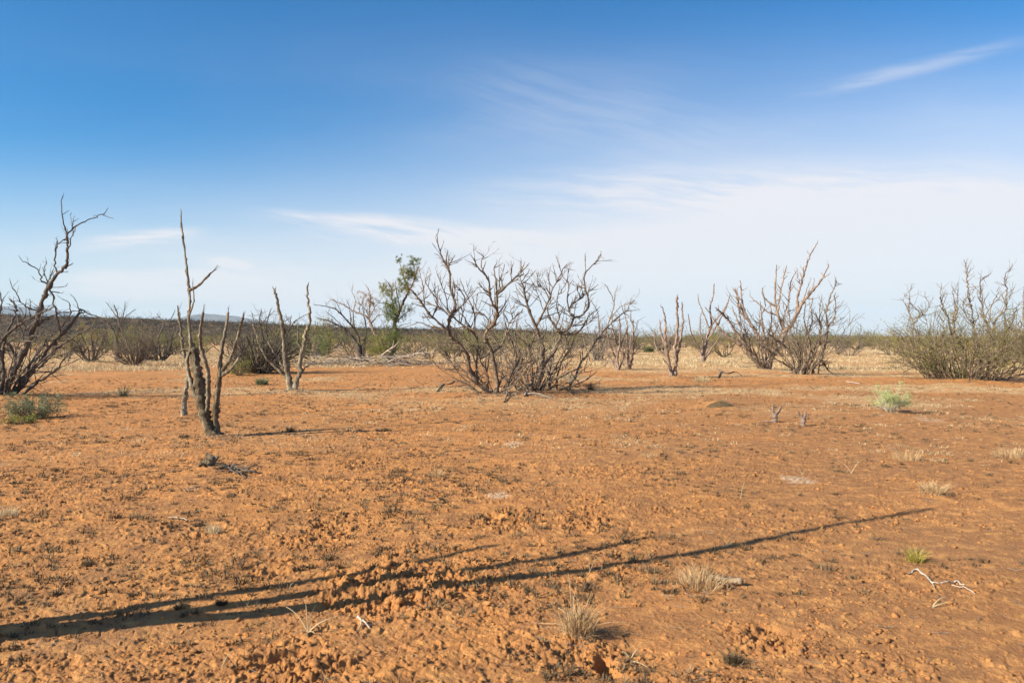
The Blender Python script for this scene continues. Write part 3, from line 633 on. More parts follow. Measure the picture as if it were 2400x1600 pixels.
# reddish stem clusters right of centre
tree('stem_cluster', 'slender pinkish bare stems, left of two close clumps right of the big mesquites', 'shrub', 'c5', (320, 1132), [
    ([(318, 1132), (308, 1040), (270, 950), (242, 860), (236, 780)], 22, 10), ([(320, 1060), (330, 960), (300, 850), (275, 760), (275, 670)], 18, 9), ([(325, 1120), (320, 1000), (340, 900), (340, 780), (338, 688)], 20, 10),
    ([(325, 1132), (370, 1040), (390, 960), (384, 850)], 14, 7), ([(300, 1000), (250, 880), (180, 770)], 9, 4), ([(330, 950), (370, 860), (400, 760), (385, 640), (384, 570)], 12, 6), ([(310, 1100), (260, 1010), (220, 900), (200, 800)], 9, 5)],
     mat='pink', spread=0.35, twig=(0.5, 0.1, 0.35), rough=0.08, knob=1.3, extra=5, ex=(0.9, 1.6, 0.5), exr=0.022)
tree('stem_cluster', 'slender pinkish bare stems, right of two close clumps right of the big mesquites', 'shrub', 'c5', (425, 1127), [
    ([(425, 1127), (400, 1060), (350, 960), (322, 900)], 18, 8), ([(428, 1120), (455, 980), (458, 850), (456, 715)], 20, 11), ([(420, 1070), (402, 960), (400, 860), (405, 755)], 17, 9),
    ([(456, 760), (437, 690), (436, 620)], 12, 7), ([(440, 1050), (470, 900), (500, 820)], 9, 4), ([(415, 1060), (430, 900), (440, 800)], 12, 6)],
     mat='pink', spread=0.35, twig=(0.5, 0.1, 0.3), rough=0.08, knob=1.3, extra=5, ex=(0.8, 1.5, 0.5), exr=0.022)
tree('stem_cluster', 'reddish upright clump of thick cut-off stems standing alone in the right half', 'shrub', 'c5', (800, 1198), [
    ([(795, 1198), (770, 1090), (742, 960), (732, 850), (735, 700), (712, 610), (694, 575)], 38, 5), ([(770, 1090), (740, 1010), (660, 950), (642, 870), (634, 828)], 17, 9),
    ([(742, 960), (715, 870), (690, 780), (685, 715)], 18, 12), ([(812, 1195), (820, 1080), (815, 960), (830, 860), (840, 720), (835, 600), (833, 502)], 32, 17),
    ([(820, 1060), (850, 950), (865, 850), (885, 720), (880, 640), (878, 565)], 24, 13), ([(815, 980), (770, 880), (750, 815)], 17, 8), ([(790, 1180), (750, 1080), (720, 1040)], 14, 8), ([(835, 900), (800, 820), (770, 740)], 7, 3)],
     mat='pink', spread=0.3, twig=(0.6, 0.1, 0.3), sides=9, rough=0.09, knob=1.3)
tree('stem_cluster', 'reddish clump on a short dark trunk with long thin splayed stems, farther back', 'shrub', 'c5', (1048, 1075), [
    ([(1048, 1078), (1060, 980), (1090, 880), (1112, 780), (1132, 730), (1115, 600), (1140, 500), (1152, 398)], 36, 8), ([(1130, 740), (1180, 680), (1240, 600), (1290, 488)], 17, 6),
    ([(1100, 900), (1150, 790), (1200, 700), (1260, 580), (1282, 505)], 17, 7), ([(1052, 1050), (1030, 960), (970, 850), (945, 760), (932, 662)], 18, 8), ([(1050, 1040), (1060, 900), (1035, 820), (1030, 700), (1042, 640)], 16, 7),
    ([(1112, 780), (1090, 720), (1050, 620), (1020, 540), (1014, 485)], 15, 6), ([(1060, 1060), (1120, 960), (1170, 890), (1200, 840)], 15, 7), ([(1180, 680), (1190, 620), (1188, 570)], 7, 4)],
     mat='pink', spread=0.35, twig=(0.5, 0.1, 0.35), sides=8, rough=0.08, knob=1.3)
tree('desert_tree', 'largest reddish shrub on the right, with thick trunks and a very long upward branch', 'shrub', 'c5', (1590, 1135), [
    ([(1550, 1125), (1480, 1000), (1370, 900), (1260, 830), (1200, 770), (1150, 690), (1085, 600)], 34, 9), ([(1560, 1120), (1500, 1010), (1430, 920), (1330, 790), (1270, 690), (1220, 640), (1175, 600)], 34, 10),
    ([(1560, 1130), (1580, 1000), (1540, 880), (1500, 780), (1440, 690), (1390, 600), (1350, 520), (1340, 440)], 48, 9), ([(1440, 690), (1400, 560), (1385, 450), (1380, 375)], 20, 8),
    ([(1430, 920), (1400, 820), (1360, 720), (1330, 650), (1308, 585)], 18, 7), ([(1430, 690), (1370, 620), (1360, 540), (1352, 430)], 16, 7),
    ([(1610, 1145), (1640, 1020), (1700, 950), (1740, 880), (1762, 800), (1740, 740), (1700, 650), (1680, 560), (1680, 400), (1690, 238)], 62, 8), ([(1762, 800), (1820, 730), (1870, 640), (1920, 540), (1980, 470), (2050, 390), (2100, 310), (2138, 232)], 44, 7),
    ([(1870, 640), (1870, 500), (1900, 400), (1940, 250), (1985, 130), (2042, 32)], 26, 7), ([(1700, 650), (1720, 480), (1750, 340), (1774, 238)], 18, 7), ([(1690, 580), (1600, 520), (1570, 480), (1568, 438)], 15, 9),
    ([(1700, 660), (1600, 620), (1540, 560), (1500, 530), (1465, 495)], 14, 6), ([(1740, 740), (1770, 620), (1800, 500), (1810, 380), (1830, 330), (1860, 280)], 16, 5), ([(1900, 400), (1875, 330), (1868, 258)], 12, 5),
    ([(1920, 540), (1950, 430), (1985, 345)], 12, 5), ([(1600, 1130), (1590, 900), (1572, 760), (1560, 650), (1552, 560)], 26, 9, 'base'), ([(1640, 1020), (1620, 850), (1650, 700), (1640, 560)], 18, 7), ([(1700, 950), (1660, 850), (1700, 760)], 20, 8),
    ([(1480, 1000), (1460, 900), (1440, 820)], 15, 6), ([(1950, 510), (2000, 430), (2015, 350)], 9, 5)],
     mat='pink', twigmat='brown', spread=0.35, twig=(2.8, 0.15, 0.6), sides=9, rough=0.09, knob=1.5, extra=9, ex=(1.4, 3.2, 0.6), exr=0.03, rmul=1.1)
tree('bare_mesquite', 'twisted low brown shrub with crossing roots just right of the large reddish shrub', 'shrub', 'c5', (1940, 1180), [
    ([(1850, 1172), (1820, 1020), (1760, 920), (1700, 880), (1640, 830), (1620, 775)], 28, 8, 'base'), ([(1900, 1165), (1940, 1050), (2000, 1010), (1985, 950), (1900, 900), (1820, 880)], 22, 9, 'base'),
    ([(2010, 1188), (2010, 1110), (2070, 1040), (2080, 940), (2060, 860), (2070, 760), (2028, 640)], 28, 7, 'base'), ([(2070, 1035), (2110, 900), (2130, 760), (2120, 640), (2150, 500), (2190, 420), (2206, 358)], 22, 6),
    ([(1930, 1175), (1960, 1050), (1980, 930), (1960, 820), (1930, 700), (1940, 560)], 24, 7, 'base'), ([(2125, 760), (2190, 680), (2200, 560), (2190, 485)], 13, 7), ([(2240, 1203), (2140, 1130), (2100, 1070), (2070, 1040)], 13, 12, 'base'),
    ([(1950, 1175), (1820, 1110), (1730, 1060), (1660, 1030), (1590, 1062)], 18, 9, 'base'), ([(2045, 1185), (2060, 1100), (2110, 1060)], 15, 9, 'base'), ([(1960, 820), (2000, 700), (1985, 600), (2000, 520)], 14, 6),
    ([(2070, 760), (2060, 620), (2080, 500)], 12, 5), ([(2130, 760), (2200, 720), (2260, 680)], 9, 4), ([(1870, 1160), (1890, 1000), (1860, 850), (1880, 700)], 16, 6, 'base')],
     mat='brown', twigmat='brown', spread=0.4, twig=(6.0, 0.15, 0.6), sides=8, rough=0.07, knob=1.6, extra=17, ex=(1.4, 3.0, 0.75), exr=0.02)

# dense leafy thicket, right edge
tree('leafy_shrub', 'dense tangled shrub with olive leaves near the right edge', 'shrub', 'c6', (1420, 1150), [
    ([(1160, 1020), (1100, 860), (1000, 780), (950, 640), (900, 500), (840, 400)], 22, 6, 'base'), ([(950, 620), (1000, 540), (955, 470), (900, 400), (868, 350)], 12, 5), ([(950, 580), (1080, 480), (1050, 350)], 11, 5), ([(905, 510), (905, 380), (935, 262)], 9, 4),
    ([(1230, 1040), (1300, 820), (1270, 600), (1220, 470), (1190, 380), (1200, 270)], 22, 5, 'base'), ([(1400, 1130), (1420, 900), (1330, 740), (1310, 600), (1350, 500), (1320, 420), (1298, 285)], 26, 6, 'base'), ([(1345, 520), (1350, 400), (1352, 260)], 10, 5),
    ([(1540, 1090), (1530, 850), (1500, 700), (1480, 500), (1445, 320), (1430, 150), (1413, 50)], 26, 6, 'base'), ([(1550, 1090), (1590, 930), (1650, 720), (1590, 540), (1570, 380), (1565, 240), (1600, 200), (1640, 172)], 24, 4, 'base'),
    ([(1610, 1162), (1680, 960), (1800, 820), (1820, 760), (1780, 560)], 26, 8, 'base'), ([(1600, 1090), (1750, 930), (1880, 780), (1965, 700)], 26, 9, 'base'), ([(1640, 740), (1720, 560), (1790, 480), (1800, 300), (1780, 210), (1850, 88)], 20, 5),
    ([(1700, 900), (1800, 700), (1860, 600), (1890, 480), (1935, 420)], 16, 5), ([(1640, 940), (1500, 1060), (1400, 900), (1330, 780)], 14, 6), ([(1240, 1010), (1150, 870), (1040, 810)], 20, 10), ([(1240, 1040), (1160, 960), (1000, 930), (870, 920)], 12, 5),
    ([(1080, 1050), (980, 1020), (870, 1055), (850, 1100)], 12, 6, 'base'), ([(1480, 640), (1400, 480), (1440, 350)], 10, 5), ([(1600, 560), (1680, 420), (1725, 295)], 11, 5), ([(1790, 480), (1830, 380), (1880, 270)], 8, 4), ([(1120, 860), (1180, 760), (1215, 730)], 12, 6)],
     mat='brown', twigmat='brown', spread=0.5, twig=(8.5, 0.15, 0.6), twl=1, sides=8, rough=0.07, knob=1.4, extra=95, exs=1.15, ex=(1.0, 2.5, 0.95), exr=0.017, jit=0.02,
     foliage=[('olive', 13000, 0.050, 'tips', (0.02, 2.3), 0.10), ('yellow', 5000, 0.048, 'tips', (0.3, 2.3), 0.09), ('green', 3000, 0.045, 'clumps', [(1260, 1080, 110, .5), (1400, 1090, 90, .3), (1130, 1010, 80, .2)])])
tree('leafy_shrub', 'dense shrub cut by the right edge of the photo, behind the tangled leafy one', 'shrub', 'c6', (2080, 1040), [
    ([(2060, 1040), (1960, 900), (1900, 820), (1850, 720)], 20, 6, 'base'), ([(2080, 1040), (2000, 850), (1960, 600), (1950, 400), (1960, 300)], 22, 5, 'base'), ([(2090, 1040), (2100, 800), (2060, 560), (2040, 380)], 24, 5, 'base'), ([(2100, 1040), (2200, 800), (2240, 520)], 24, 5, 'base')],
     mat='brown', twigmat='brown', spread=0.5, twig=(4.0, 0.15, 0.5), extra=80, ex=(1.2, 2.6, 1.05), exr=0.018, foliage=[('olive', 6000, 0.04, 'tips', (0.02, 2.4), 0.08), ('rust', 300, 0.05, 'tips', (1.2, 2.0), 0.1)])

# shrubs behind the V-shaped snag
tree('leafy_shrub', 'wide half-leafy olive shrub behind the V-shaped snag', 'shrub', 'c2', (650, 1085), [
    ([(640, 1085), (600, 950), (620, 830), (605, 720)], 14, 4, 'base'), ([(650, 1085), (700, 930), (690, 800), (720, 690)], 14, 4, 'base'), ([(660, 1085), (760, 960), (820, 840), (870, 760), (950, 720)], 14, 4, 'base'), ([(640, 1085), (560, 960), (520, 850), (545, 740)], 14, 4, 'base'),
    ([(655, 1085), (740, 1010), (860, 940), (960, 860), (1000, 800)], 13, 4, 'base'), ([(630, 1085), (540, 1020), (470, 960)], 10, 4, 'base'), ([(660, 1080), (670, 900), (650, 760), (660, 700)], 12, 4, 'base'), ([(700, 930), (760, 800), (840, 740)], 9, 4), ([(620, 830), (680, 760), (740, 700)], 8, 3)],
     mat='dark', twigmat='dark', spread=0.6, twig=(4.5, 0.2, 0.7), extra=70, ex=(1.0, 2.4, 1.2), exr=0.026, knob=1.2,
     foliage=[('olive', 2600, 0.045, 'clumps', [(560, 1060, 90, .25), (480, 1080, 70, .2), (640, 1030, 90, .15), (750, 1000, 110, .12), (700, 800, 80, .1), (800, 850, 110, .1), (600, 930, 90, .08)]), ('olive', 1600, 0.04, 'tips', (0.4, 2.3), 0.08)])
tree('bare_mesquite', 'bare dark arching shrub between the tall snag and the olive shrub, behind the ridge line', 'shrub', 'c2', (30, 1000), [
    ([(50, 1010), (30, 880), (60, 780), (20, 720)], 13, 4, 'base'), ([(60, 1010), (110, 900), (90, 800), (130, 700)], 12, 4, 'base'), ([(70, 1010), (0, 930), (-50, 820)], 12, 4, 'base')], mat='dark', twigmat='dark', spread=0.6, twig=(3.5, 0.3, 0.8), extra=26, ex=(1.2, 2.6, 1.0), exr=0.03, knob=1.1, depth=48)

# trees around the brush pile
tree('bare_tree', 'dark bare tree leaning left behind the brush pile', 'tree', 'c3', (565, 1005), [
    ([(560, 1005), (500, 910), (430, 840), (360, 790), (270, 750), (165, 722)], 36, 6), ([(570, 1000), (540, 880), (480, 790), (400, 700), (330, 640), (250, 620), (148, 605)], 22, 5), ([(590, 1005), (620, 850), (600, 700), (580, 600)], 22, 5, 'base'),
    ([(560, 960), (520, 850), (500, 700), (520, 600)], 18, 5), ([(430, 840), (340, 740), (250, 660)], 10, 4), ([(360, 790), (260, 800), (180, 850)], 10, 4), ([(480, 790), (470, 650), (440, 560)], 10, 4), ([(575, 1000), (640, 900), (700, 860)], 12, 5), ([(400, 700), (330, 560), (260, 590)], 7, 3), ([(430, 840), (330, 850), (230, 800), (140, 790)], 9, 4)],
     mat='dark', twigmat='dark', spread=0.5, twig=(3.4, 0.3, 1.0), twl=1, knob=1.1, depth=43, extra=5, ex=(1.2, 2.4, 0.8), exr=0.03, rmul=0.7)
tree('bare_tree', 'pale branching tree with rusty leaves and one long limb reaching left', 'tree', 'c3', (790, 1060), [
    ([(790, 1060), (760, 940), (700, 870), (660, 780), (620, 710), (500, 660), (420, 610), (318, 563)], 28, 8), ([(632, 740), (650, 640), (660, 520), (620, 425)], 14, 5), ([(690, 850), (640, 700), (590, 600), (600, 520)], 12, 5), ([(690, 720), (720, 600), (800, 590)], 10, 4),
    ([(665, 780), (740, 700), (820, 700)], 12, 4), ([(500, 660), (520, 560), (490, 480), (500, 430)], 10, 4), ([(760, 940), (790, 830), (760, 740)], 10, 4), ([(560, 690), (560, 600), (540, 540)], 8, 4)],
     mat='pink', twigmat='brown', spread=0.45, twig=(3.2, 0.3, 0.9), knob=1.1, depth=42, rmul=0.6, foliage=[('rust', 1800, 0.07, 'clumps', [(640, 540, 55, .35), (670, 620, 50, .25), (600, 500, 50, .12), (720, 560, 60, .12), (560, 590, 40, .08), (700, 680, 50, .08)])], fol_part='foliage')
tree('leafy_tree', 'tall narrow green tree behind the brush pile, topped by an upswept leafy branch', 'tree', 'c3', (850, 1130), [
    ([(850, 1130), (890, 900), (880, 780), (920, 680), (970, 560), (1010, 480), (1060, 380), (1095, 262)], 42, 8), ([(900, 720), (860, 560), (850, 450), (790, 370)], 15, 4), ([(930, 650), (900, 500), (890, 395)], 14, 5), ([(1005, 480), (960, 330), (925, 190)], 14, 5),
    ([(1050, 380), (1060, 280), (1042, 195)], 12, 4), ([(895, 790), (960, 700), (1070, 630)], 13, 4), ([(880, 860), (930, 800), (1020, 770)], 10, 4), ([(860, 580), (800, 480), (740, 430)], 9, 3), ([(880, 760), (820, 680), (800, 640)], 10, 5)],
     mat='brown', twigmat='brown', spread=0.35, twig=(3.6, 0.25, 0.8), knob=1.1, depth=41, rmul=0.6,
     foliage=[('green', 15000, 0.058, 'clumps', [(870, 820, 60, .08), (830, 680, 60, .08), (930, 700, 50, .05), (900, 560, 45, .05), (850, 640, 62, .12), (870, 720, 50, .09), (820, 600, 45, .06), (850, 960, 95, .18), (840, 1060, 75, .14), (880, 880, 55, .07), (920, 190, 30, .04), (1055, 205, 45, .07), (1075, 240, 40, .04), (1010, 320, 50, .05), (960, 380, 45, .04), (900, 1040, 90, .07), (1010, 1000, 60, .03)]),
              ('olive', 15000, 0.058, 'clumps', [(860, 640, 80, .1), (900, 900, 80, .08), (960, 470, 60, .08), (720, 950, 85, .25), (740, 1040, 80, .15), (1040, 330, 55, .15), (980, 300, 50, .1), (830, 480, 55, .12), (980, 420, 50, .1), (780, 440, 45, .06), (1000, 650, 60, .07)]),
              ('rust', 600, 0.05, 'clumps', [(1030, 320, 45, .4), (860, 430, 40, .3), (990, 460, 30, .3)])])

# bare shrub behind the big pair, right
tree('bare_mesquite', 'fine-twigged pale bare shrub behind the right end of the big mesquite pair', 'shrub', 'c5', (150, 1055), [
    ([(150, 1055), (155, 900), (160, 780), (150, 640), (100, 540)], 18, 5), ([(170, 1055), (200, 880), (250, 700), (290, 560), (240, 430), (212, 392)], 16, 5, 'base'), ([(120, 1050), (90, 880), (60, 760)], 16, 5, 'base'), ([(250, 700), (330, 600), (400, 560), (460, 538)], 10, 4), ([(290, 560), (300, 470), (320, 410)], 8, 4), ([(190, 1050), (210, 930), (300, 760)], 14, 5, 'base'), ([(80, 1040), (40, 900), (20, 800)], 13, 5, 'base')],
     mat='grey', twigmat='grey', spread=0.5, twig=(3.6, 0.25, 0.8), knob=1.15, extra=22, ex=(1.0, 2.4, 0.7), exr=0.022, rmul=0.7)

# middle-distance traced shrubs on the left
tree('bare_tree', 'bare tree with one straight dark trunk standing in the yellow grass band on the left', 'tree', 'c1', (718, 1050), [
    ([(718, 1052), (718, 980), (712, 930), (730, 860), (720, 780), (700, 720)], 26, 6), ([(712, 930), (680, 850), (620, 800), (540, 770)], 14, 5), ([(730, 870), (770, 790), (830, 745)], 9, 4), ([(700, 960), (640, 910), (590, 900)], 9, 4), ([(715, 800), (680, 740), (650, 700)], 7, 3), ([(730, 860), (760, 760), (765, 700)], 8, 3)],
     mat='dark', twigmat='dark', spread=0.5, twig=(3.2, 0.3, 1.0), knob=1.0, rmul=0.5, foliage=[('yellow', 420, 0.07, 'clumps', [(700, 880, 60, .5), (800, 900, 50, .5)])])
tree('bare_tree', 'low bare tree with several dark crooked trunks left of the straight-trunked one', 'tree', 'c1', (545, 1065), [
    ([(540, 1065), (500, 1010), (470, 950), (400, 900)], 16, 5), ([(572, 1062), (572, 990), (560, 900), (600, 850)], 16, 5, 'base'), ([(548, 1064), (540, 990), (500, 900), (520, 840)], 12, 5, 'base'), ([(575, 1060), (620, 960), (640, 900)], 10, 4, 'base')],
     mat='dark', twigmat='dark', spread=0.6, twig=(3.5, 0.3, 0.9), knob=1.0, rmul=0.5, extra=12, ex=(1.0, 2.4, 1.1), exr=0.04, foliage=[('yellow', 900, 0.07, 'clumps', [(600, 900, 70, .5), (530, 880, 60, .5)])])
tree('bare_mesquite', 'many-stemmed bare shrub right of the straight-trunked tree', 'shrub', 'c1', (830, 1092), [
    ([(825, 1092), (800, 1000), (760, 920), (740, 860)], 12, 4), ([(832, 1092), (850, 980), (870, 900)], 12, 4, 'base'), ([(820, 1090), (760, 1020), (690, 960)], 10, 4, 'base'), ([(838, 1092), (900, 1000), (930, 920)], 10, 4, 'base')],
     mat='brown', twigmat='brown', spread=0.6, twig=(3.5, 0.25, 0.8), knob=1.0, rmul=0.5, extra=40, ex=(1.0, 2.6, 0.9), exr=0.024)

# unseen trunks beyond the left edge: their shadow crosses the foreground
def shadow_snag():
    lines = [([(-300, 1520), (0, 1484), (300, 1455), (600, 1428), (850, 1398), (1100, 1360), (1400, 1322), (1700, 1278), (1950, 1232), (2180, 1190)], 4.30, 0.085, 0.026),
             ([(-300, 1508), (0, 1474), (400, 1428), (760, 1378), (930, 1352), (1100, 1330), (1300, 1298), (1515, 1257)], 3.35, 0.075, 0.026),
             ([(-300, 1498), (0, 1462), (150, 1441), (400, 1405), (700, 1360), (900, 1332), (1040, 1300), (1165, 1274)], 2.75, 0.070, 0.022)]
    bx_, by_ = gnd(2180, 1190); L = 4.30 / TAN; B0 = np.array([bx_ - sd.x * L - 0.02, by_ - sd.y * L, 0.0])
    root = thing('snag', 'bare snag standing just outside the left edge whose three stems throw the long foreground shadow', 'dead tree', B0); root['label'] = 'three-stemmed bare snag outside the left edge that throws the long foreground shadow'
    for k, (P, h, w0, w1) in enumerate(lines):
        S = np.array([gnd(*q) for q in P]); tot = math.hypot(S[-1, 0] - B0[0], S[-1, 1] - B0[1]); hh = h * np.hypot(S[:, 0] - B0[0], S[:, 1] - B0[1]) / tot
        pts = np.stack([S[:, 0] - sd.x * hh / TAN, S[:, 1] - sd.y * hh / TAN, hh], 1); pts = np.vstack([B0 + [0, 0, -0.1], pts[0] * 0.5 + B0 * 0.5, pts]); pts = catmull(pts, 5); n = len(pts)
        pts[1:-1] += rng.normal(0, 0.006, (n - 2, 3)); t = np.linspace(0, 1, n); mb = MB(); mb.tube(pts, (w0 + (w1 - w0) * t) * (1 + 0.10 * rng.normal(0, 1, n)), 9, 0.08)
        mb.build('stem', 'snag', root, origin=B0)
shadow_snag()

# ------------------------------------------------------------------ scrub behind: prototypes, then individual copies
def bush_proto(h, wd, nst, fol, wood, seed_twigs=3, droop=0.03):
    br = MB(); tips = []
    for _ in range(nst):
        a = rng.uniform(0, 2 * np.pi); el = rng.uniform(0.45, 1.3); dd = np.array([math.cos(a) * math.cos(el) * wd, math.sin(a) * math.cos(el) * wd, math.sin(el)])
        grow(br, np.array([math.cos(a) * 0.12, math.sin(a) * 0.12, -0.05]), unit(dd), h * rng.uniform(0.6, 1.15), 0.036 * rng.uniform(0.6, 1.2), 2, tips, wig=0.25, up=droop, seg=0.2, child=0.6, knob=1.0, sides=4, rtip=0.25)
    T = np.array(tips); out = [(br, wood, 'branches')]
    for fm, n, size, sp in fol:
        T2 = T[(T[:, 2] < h * 0.85) & (T[:, 2] > 0.05)]
        sub = T2[rng.integers(0, len(T2), max(8, n // 40))]; c = sub[rng.integers(0, len(sub), n)] + rng.normal(0, sp, (n, 3)); c = c[c[:, 2] > 0.02]
        lf = MB(); leaves(lf, c, size); out.append((lf, fm, 'foliage'))
    return out
PROTO = [
    ('bare_shrub', 'brown bare twiggy shrub in the scrub belt behind', 2.1, 1.1, 16, [], 'farwood'),
    ('bare_shrub', 'low grey-brown bare shrub in the scrub belt behind', 1.6, 1.3, 18, [], 'brown'),
    ('bare_shrub', 'dark bare shrub with upright stems in the scrub belt behind', 2.3, 0.7, 13, [], 'dark'),
    ('leafy_shrub', 'olive-leaved shrub in the scrub belt behind', 1.7, 1.2, 14, [('olive', 1500, 0.085, 0.14)], 'farwood'),
    ('leafy_shrub', 'shrub with yellow-green leaf clumps in the scrub belt behind', 2.0, 1.1, 13, [('olive', 700, 0.08, 0.14), ('yellow', 650, 0.08, 0.13)], 'farwood'),
    ('leafy_shrub', 'dark green dense low shrub in the scrub belt behind', 1.4, 1.4, 12, [('green', 1500, 0.085, 0.15)], 'dark'),
    ('bare_shrub', 'brown shrub with a few rusty leaves in the scrub belt behind', 1.9, 1.2, 16, [('rust', 260, 0.07, 0.12)], 'farwood'),
    ('leafy_shrub', 'sparse half-bare olive shrub in the scrub belt behind', 2.0, 1.1, 15, [('olive', 600, 0.08, 0.13)], 'brown'),
]
protos = []
for (nm, lb, h, wd, ns, fol, wood) in PROTO:
    root = thing(nm, lb, 'shrub', (0, 0, 0), 'shrubs of the scrub belt: ' + lb.split(' in the')[0]); root['h'] = h
    for mbx, mt, part in bush_proto(h, wd, ns, fol, wood): mbx.build(part, mt, root, smooth=(part != 'foliage'))
    del root['h']
    protos.append([root, list(root.children), False])
def place_bush(k, x, y, s, sz=1.0):
    root, ch, used = protos[k]
    if used:
        r = root.copy(); COL.objects.link(r)
        for c in ch:
            d = c.copy(); COL.objects.link(d); d.parent = r
    else: r = root; protos[k][2] = True
    r.location = (x, y, H(x, y)); r.rotation_euler = (0, 0, rng.uniform(0, 6.28)); r.scale = (s, s, s * sz)
n_b = 0
for _ in range(235):
    px = rng.uniform(-260, 2660); py = rng.uniform(802, 829) if rng.random() < 0.85 else rng.uniform(826, 834)
    if px > 1250 and py > 822: py -= 12
    x, y = gnd(px, py)
    left = px < 1050
    k = int(rng.choice(8, p=[.11, .07, .08, .22, .24, .09, .05, .14] if left else [.13, .18, .05, .24, .12, .06, .07, .15]))
    place_bush(k, x, y, float(np.clip(np.exp(rng.normal(0.20, 0.27)), 0.65, 1.9)), rng.uniform(0.8, 1.1)); n_b += 1
for (px, py, k, s) in [(150, 838, 4, 1.0), (120, 834, 0, 1.1), (410, 832, 4, 1.0), (640, 838, 5, 1.1), (735, 842, 5, 1.1), (1130, 836, 5, 1.0), (1060, 838, 3, .9), (1220, 836, 3, 1.3), (1010, 838, 7, 1.0), (1330, 838, 0, 1.0),
                       (1700, 836, 4, 1.0), (1650, 833, 7, 1.1), (1990, 835, 0, 1.0), (1960, 832, 2, .9), (2090, 834, 3, 1.1), (2140, 838, 4, 1.1), (1840, 835, 3, 1.1), (1880, 833, 7, 1.1), (1560, 828, 1, 1.0), (1480, 830, 0, 1.1), (560, 836, 0, 1.1), (330, 832, 3, 1.0)]:
    x, y = gnd(px, py); place_bush(k, x, y, s)

# far scrub: thousands of crowns that read as one mass
def far_brush():
    mb = MB(); n = 5200
    px = rng.uniform(-500, 2900, n); py = rng.uniform(792.6, 803, n); d = CH * F / (py - HY); d = np.minimum(d, 640); x = (px - 1200) / F * d
    hgt = rng.uniform(1.1, 2.1, n) * np.exp(rng.normal(0, 0.18, n)); wd = rng.uniform(1.2, 3.0, n); m = 34
    u = rng.normal(0, 1, (n, m, 3)); u /= np.linalg.norm(u, axis=2)[:, :, None]; u[:, :, 2] = np.abs(u[:, :, 2])
    rad = rng.uniform(0.5, 1.05, (n, m, 1)); c = np.stack([x, d, 0 * x], 1)[:, None, :] + u * rad * np.stack([wd / 2, wd / 2, hgt], 1)[:, None, :]
    leaves(mb, c.reshape(-1, 3), 0.55, 0.35)
    o = mb.build('far_scrub', 'brush', smooth=False); tag(o, 'unbroken brown-olive scrub stretching to the horizon', kind='stuff')
    # scrub growing on the flat-topped ridge
    mb = MB(); n = 5200; P = np.array(MESA, float); px = rng.uniform(-500, 1400, n); top = CH + (HY - np.interp(px, P[:, 0], P[:, 1])) / F * 620
    t = rng.uniform(0, 1, n); y = 564 + 56 * t * 1.1; prof = np.clip((y - 564) / 56, 0, 1) ** 0.8; x = (px - 1200) / F * 620; z = -1 + (top + 1) * prof
    m = 16; u = rng.normal(0, 1, (n, m, 3)) * np.array([1.1, 1.1, 0.7]); c = np.stack([x, y, z + 0.3], 1)[:, None, :] + u
    leaves(mb, c.reshape(-1, 3), 0.95, 0.4)
    o = mb.build('ridge_scrub', 'ridgebrush', smooth=False); tag(o, 'dark scrub covering the slope and rim of the long ridge', kind='stuff')
far_brush()

# ------------------------------------------------------------------ grass, stubble and crumbs
def tuft_field(name, label, mat, n, dmin, dmax, pw, masked, nb, hr, wr, rad, lean, amax=42):
    u = rng.random(n * 3); p1 = 1 - pw
    d = (dmin ** p1 + u * (dmax ** p1 - dmin ** p1)) ** (1 / p1); a = rng.uniform(-R(amax), R(amax), n * 3)
    x = np.sin(a) * d; y = np.cos(a) * d; keep = rng.random(n * 3) < masked(x, y, d); x, y, d = x[keep][:n], y[keep][:n], d[keep][:n]; k = len(x)
    B = rng.integers(nb[0], nb[1] + 1, k); idx = np.repeat(np.arange(k), B); t = len(idx)
    aa = rng.uniform(0, 2 * np.pi, t); sk = np.clip(np.exp(rng.normal(-0.1, 0.55, k)), 0.35, 2.6)[idx]; rr = rad * np.sqrt(rng.random(t)) * sk
    bx, by = x[idx] + np.cos(aa) * rr, y[idx] + np.sin(aa) * rr; hh = rng.uniform(*hr, t) * sk ** 0.8
    z = full_h(x, y)[idx] - 0.006 if dmax < 60 else base_h(bx, by) - 0.01
    ln = np.stack([np.cos(aa), np.sin(aa)], 1) * rng.uniform(0, lean, t)[:, None] * (rr / (rad * sk))[:, None] + rng.normal(0, lean * 0.35, (t, 2))
    mb = MB(); blades(mb, np.stack([bx, by, z], 1), hh, ln, rng.uniform(*wr, t) * (1 + 0 * d[idx])); o = mb.build(name, mat, smooth=False)
    tag(o, label, kind='stuff'); return o
def m_stub(x, y, d):
    n = fbm(x * 0.7, y * 0.7, 500, 3); s = x / np.maximum(y, 0.1)
    return np.clip(0.25 + 1.2 * n + 0.35 * sstep(s, 0.15, -0.3) , 0.04, 1) * (1 - 0.75 * sstep(s, 0.1, 0.4) * sstep(d, 14, 8))
def m_straw(x, y, d): return np.clip(straw_mask(x, y) * (0.55 + 0.65 * sstep(d, 24, 34)) * (0.4 + 1.2 * np.clip(fbm(x * 0.9, y * 0.9, 510, 3) + 0.4, 0, 1)) + 0.02, 0, 1)
tuft_field('dry_stubble', 'short grey-brown stubs of dead grass dotted over the bare red soil', 'stubble', 9000, 3.0, 30, 0.3, m_stub, (14, 28), (0.008, 0.034), (0.004, 0.010), 0.022, 1.2)
tuft_field('dry_grass', 'dry straw-coloured grass tufts in patches over the middle ground', 'straw', 24000, 10, 42, 0.6, m_straw, (16, 26), (0.008, 0.038), (0.005, 0.011), 0.075, 2.0)
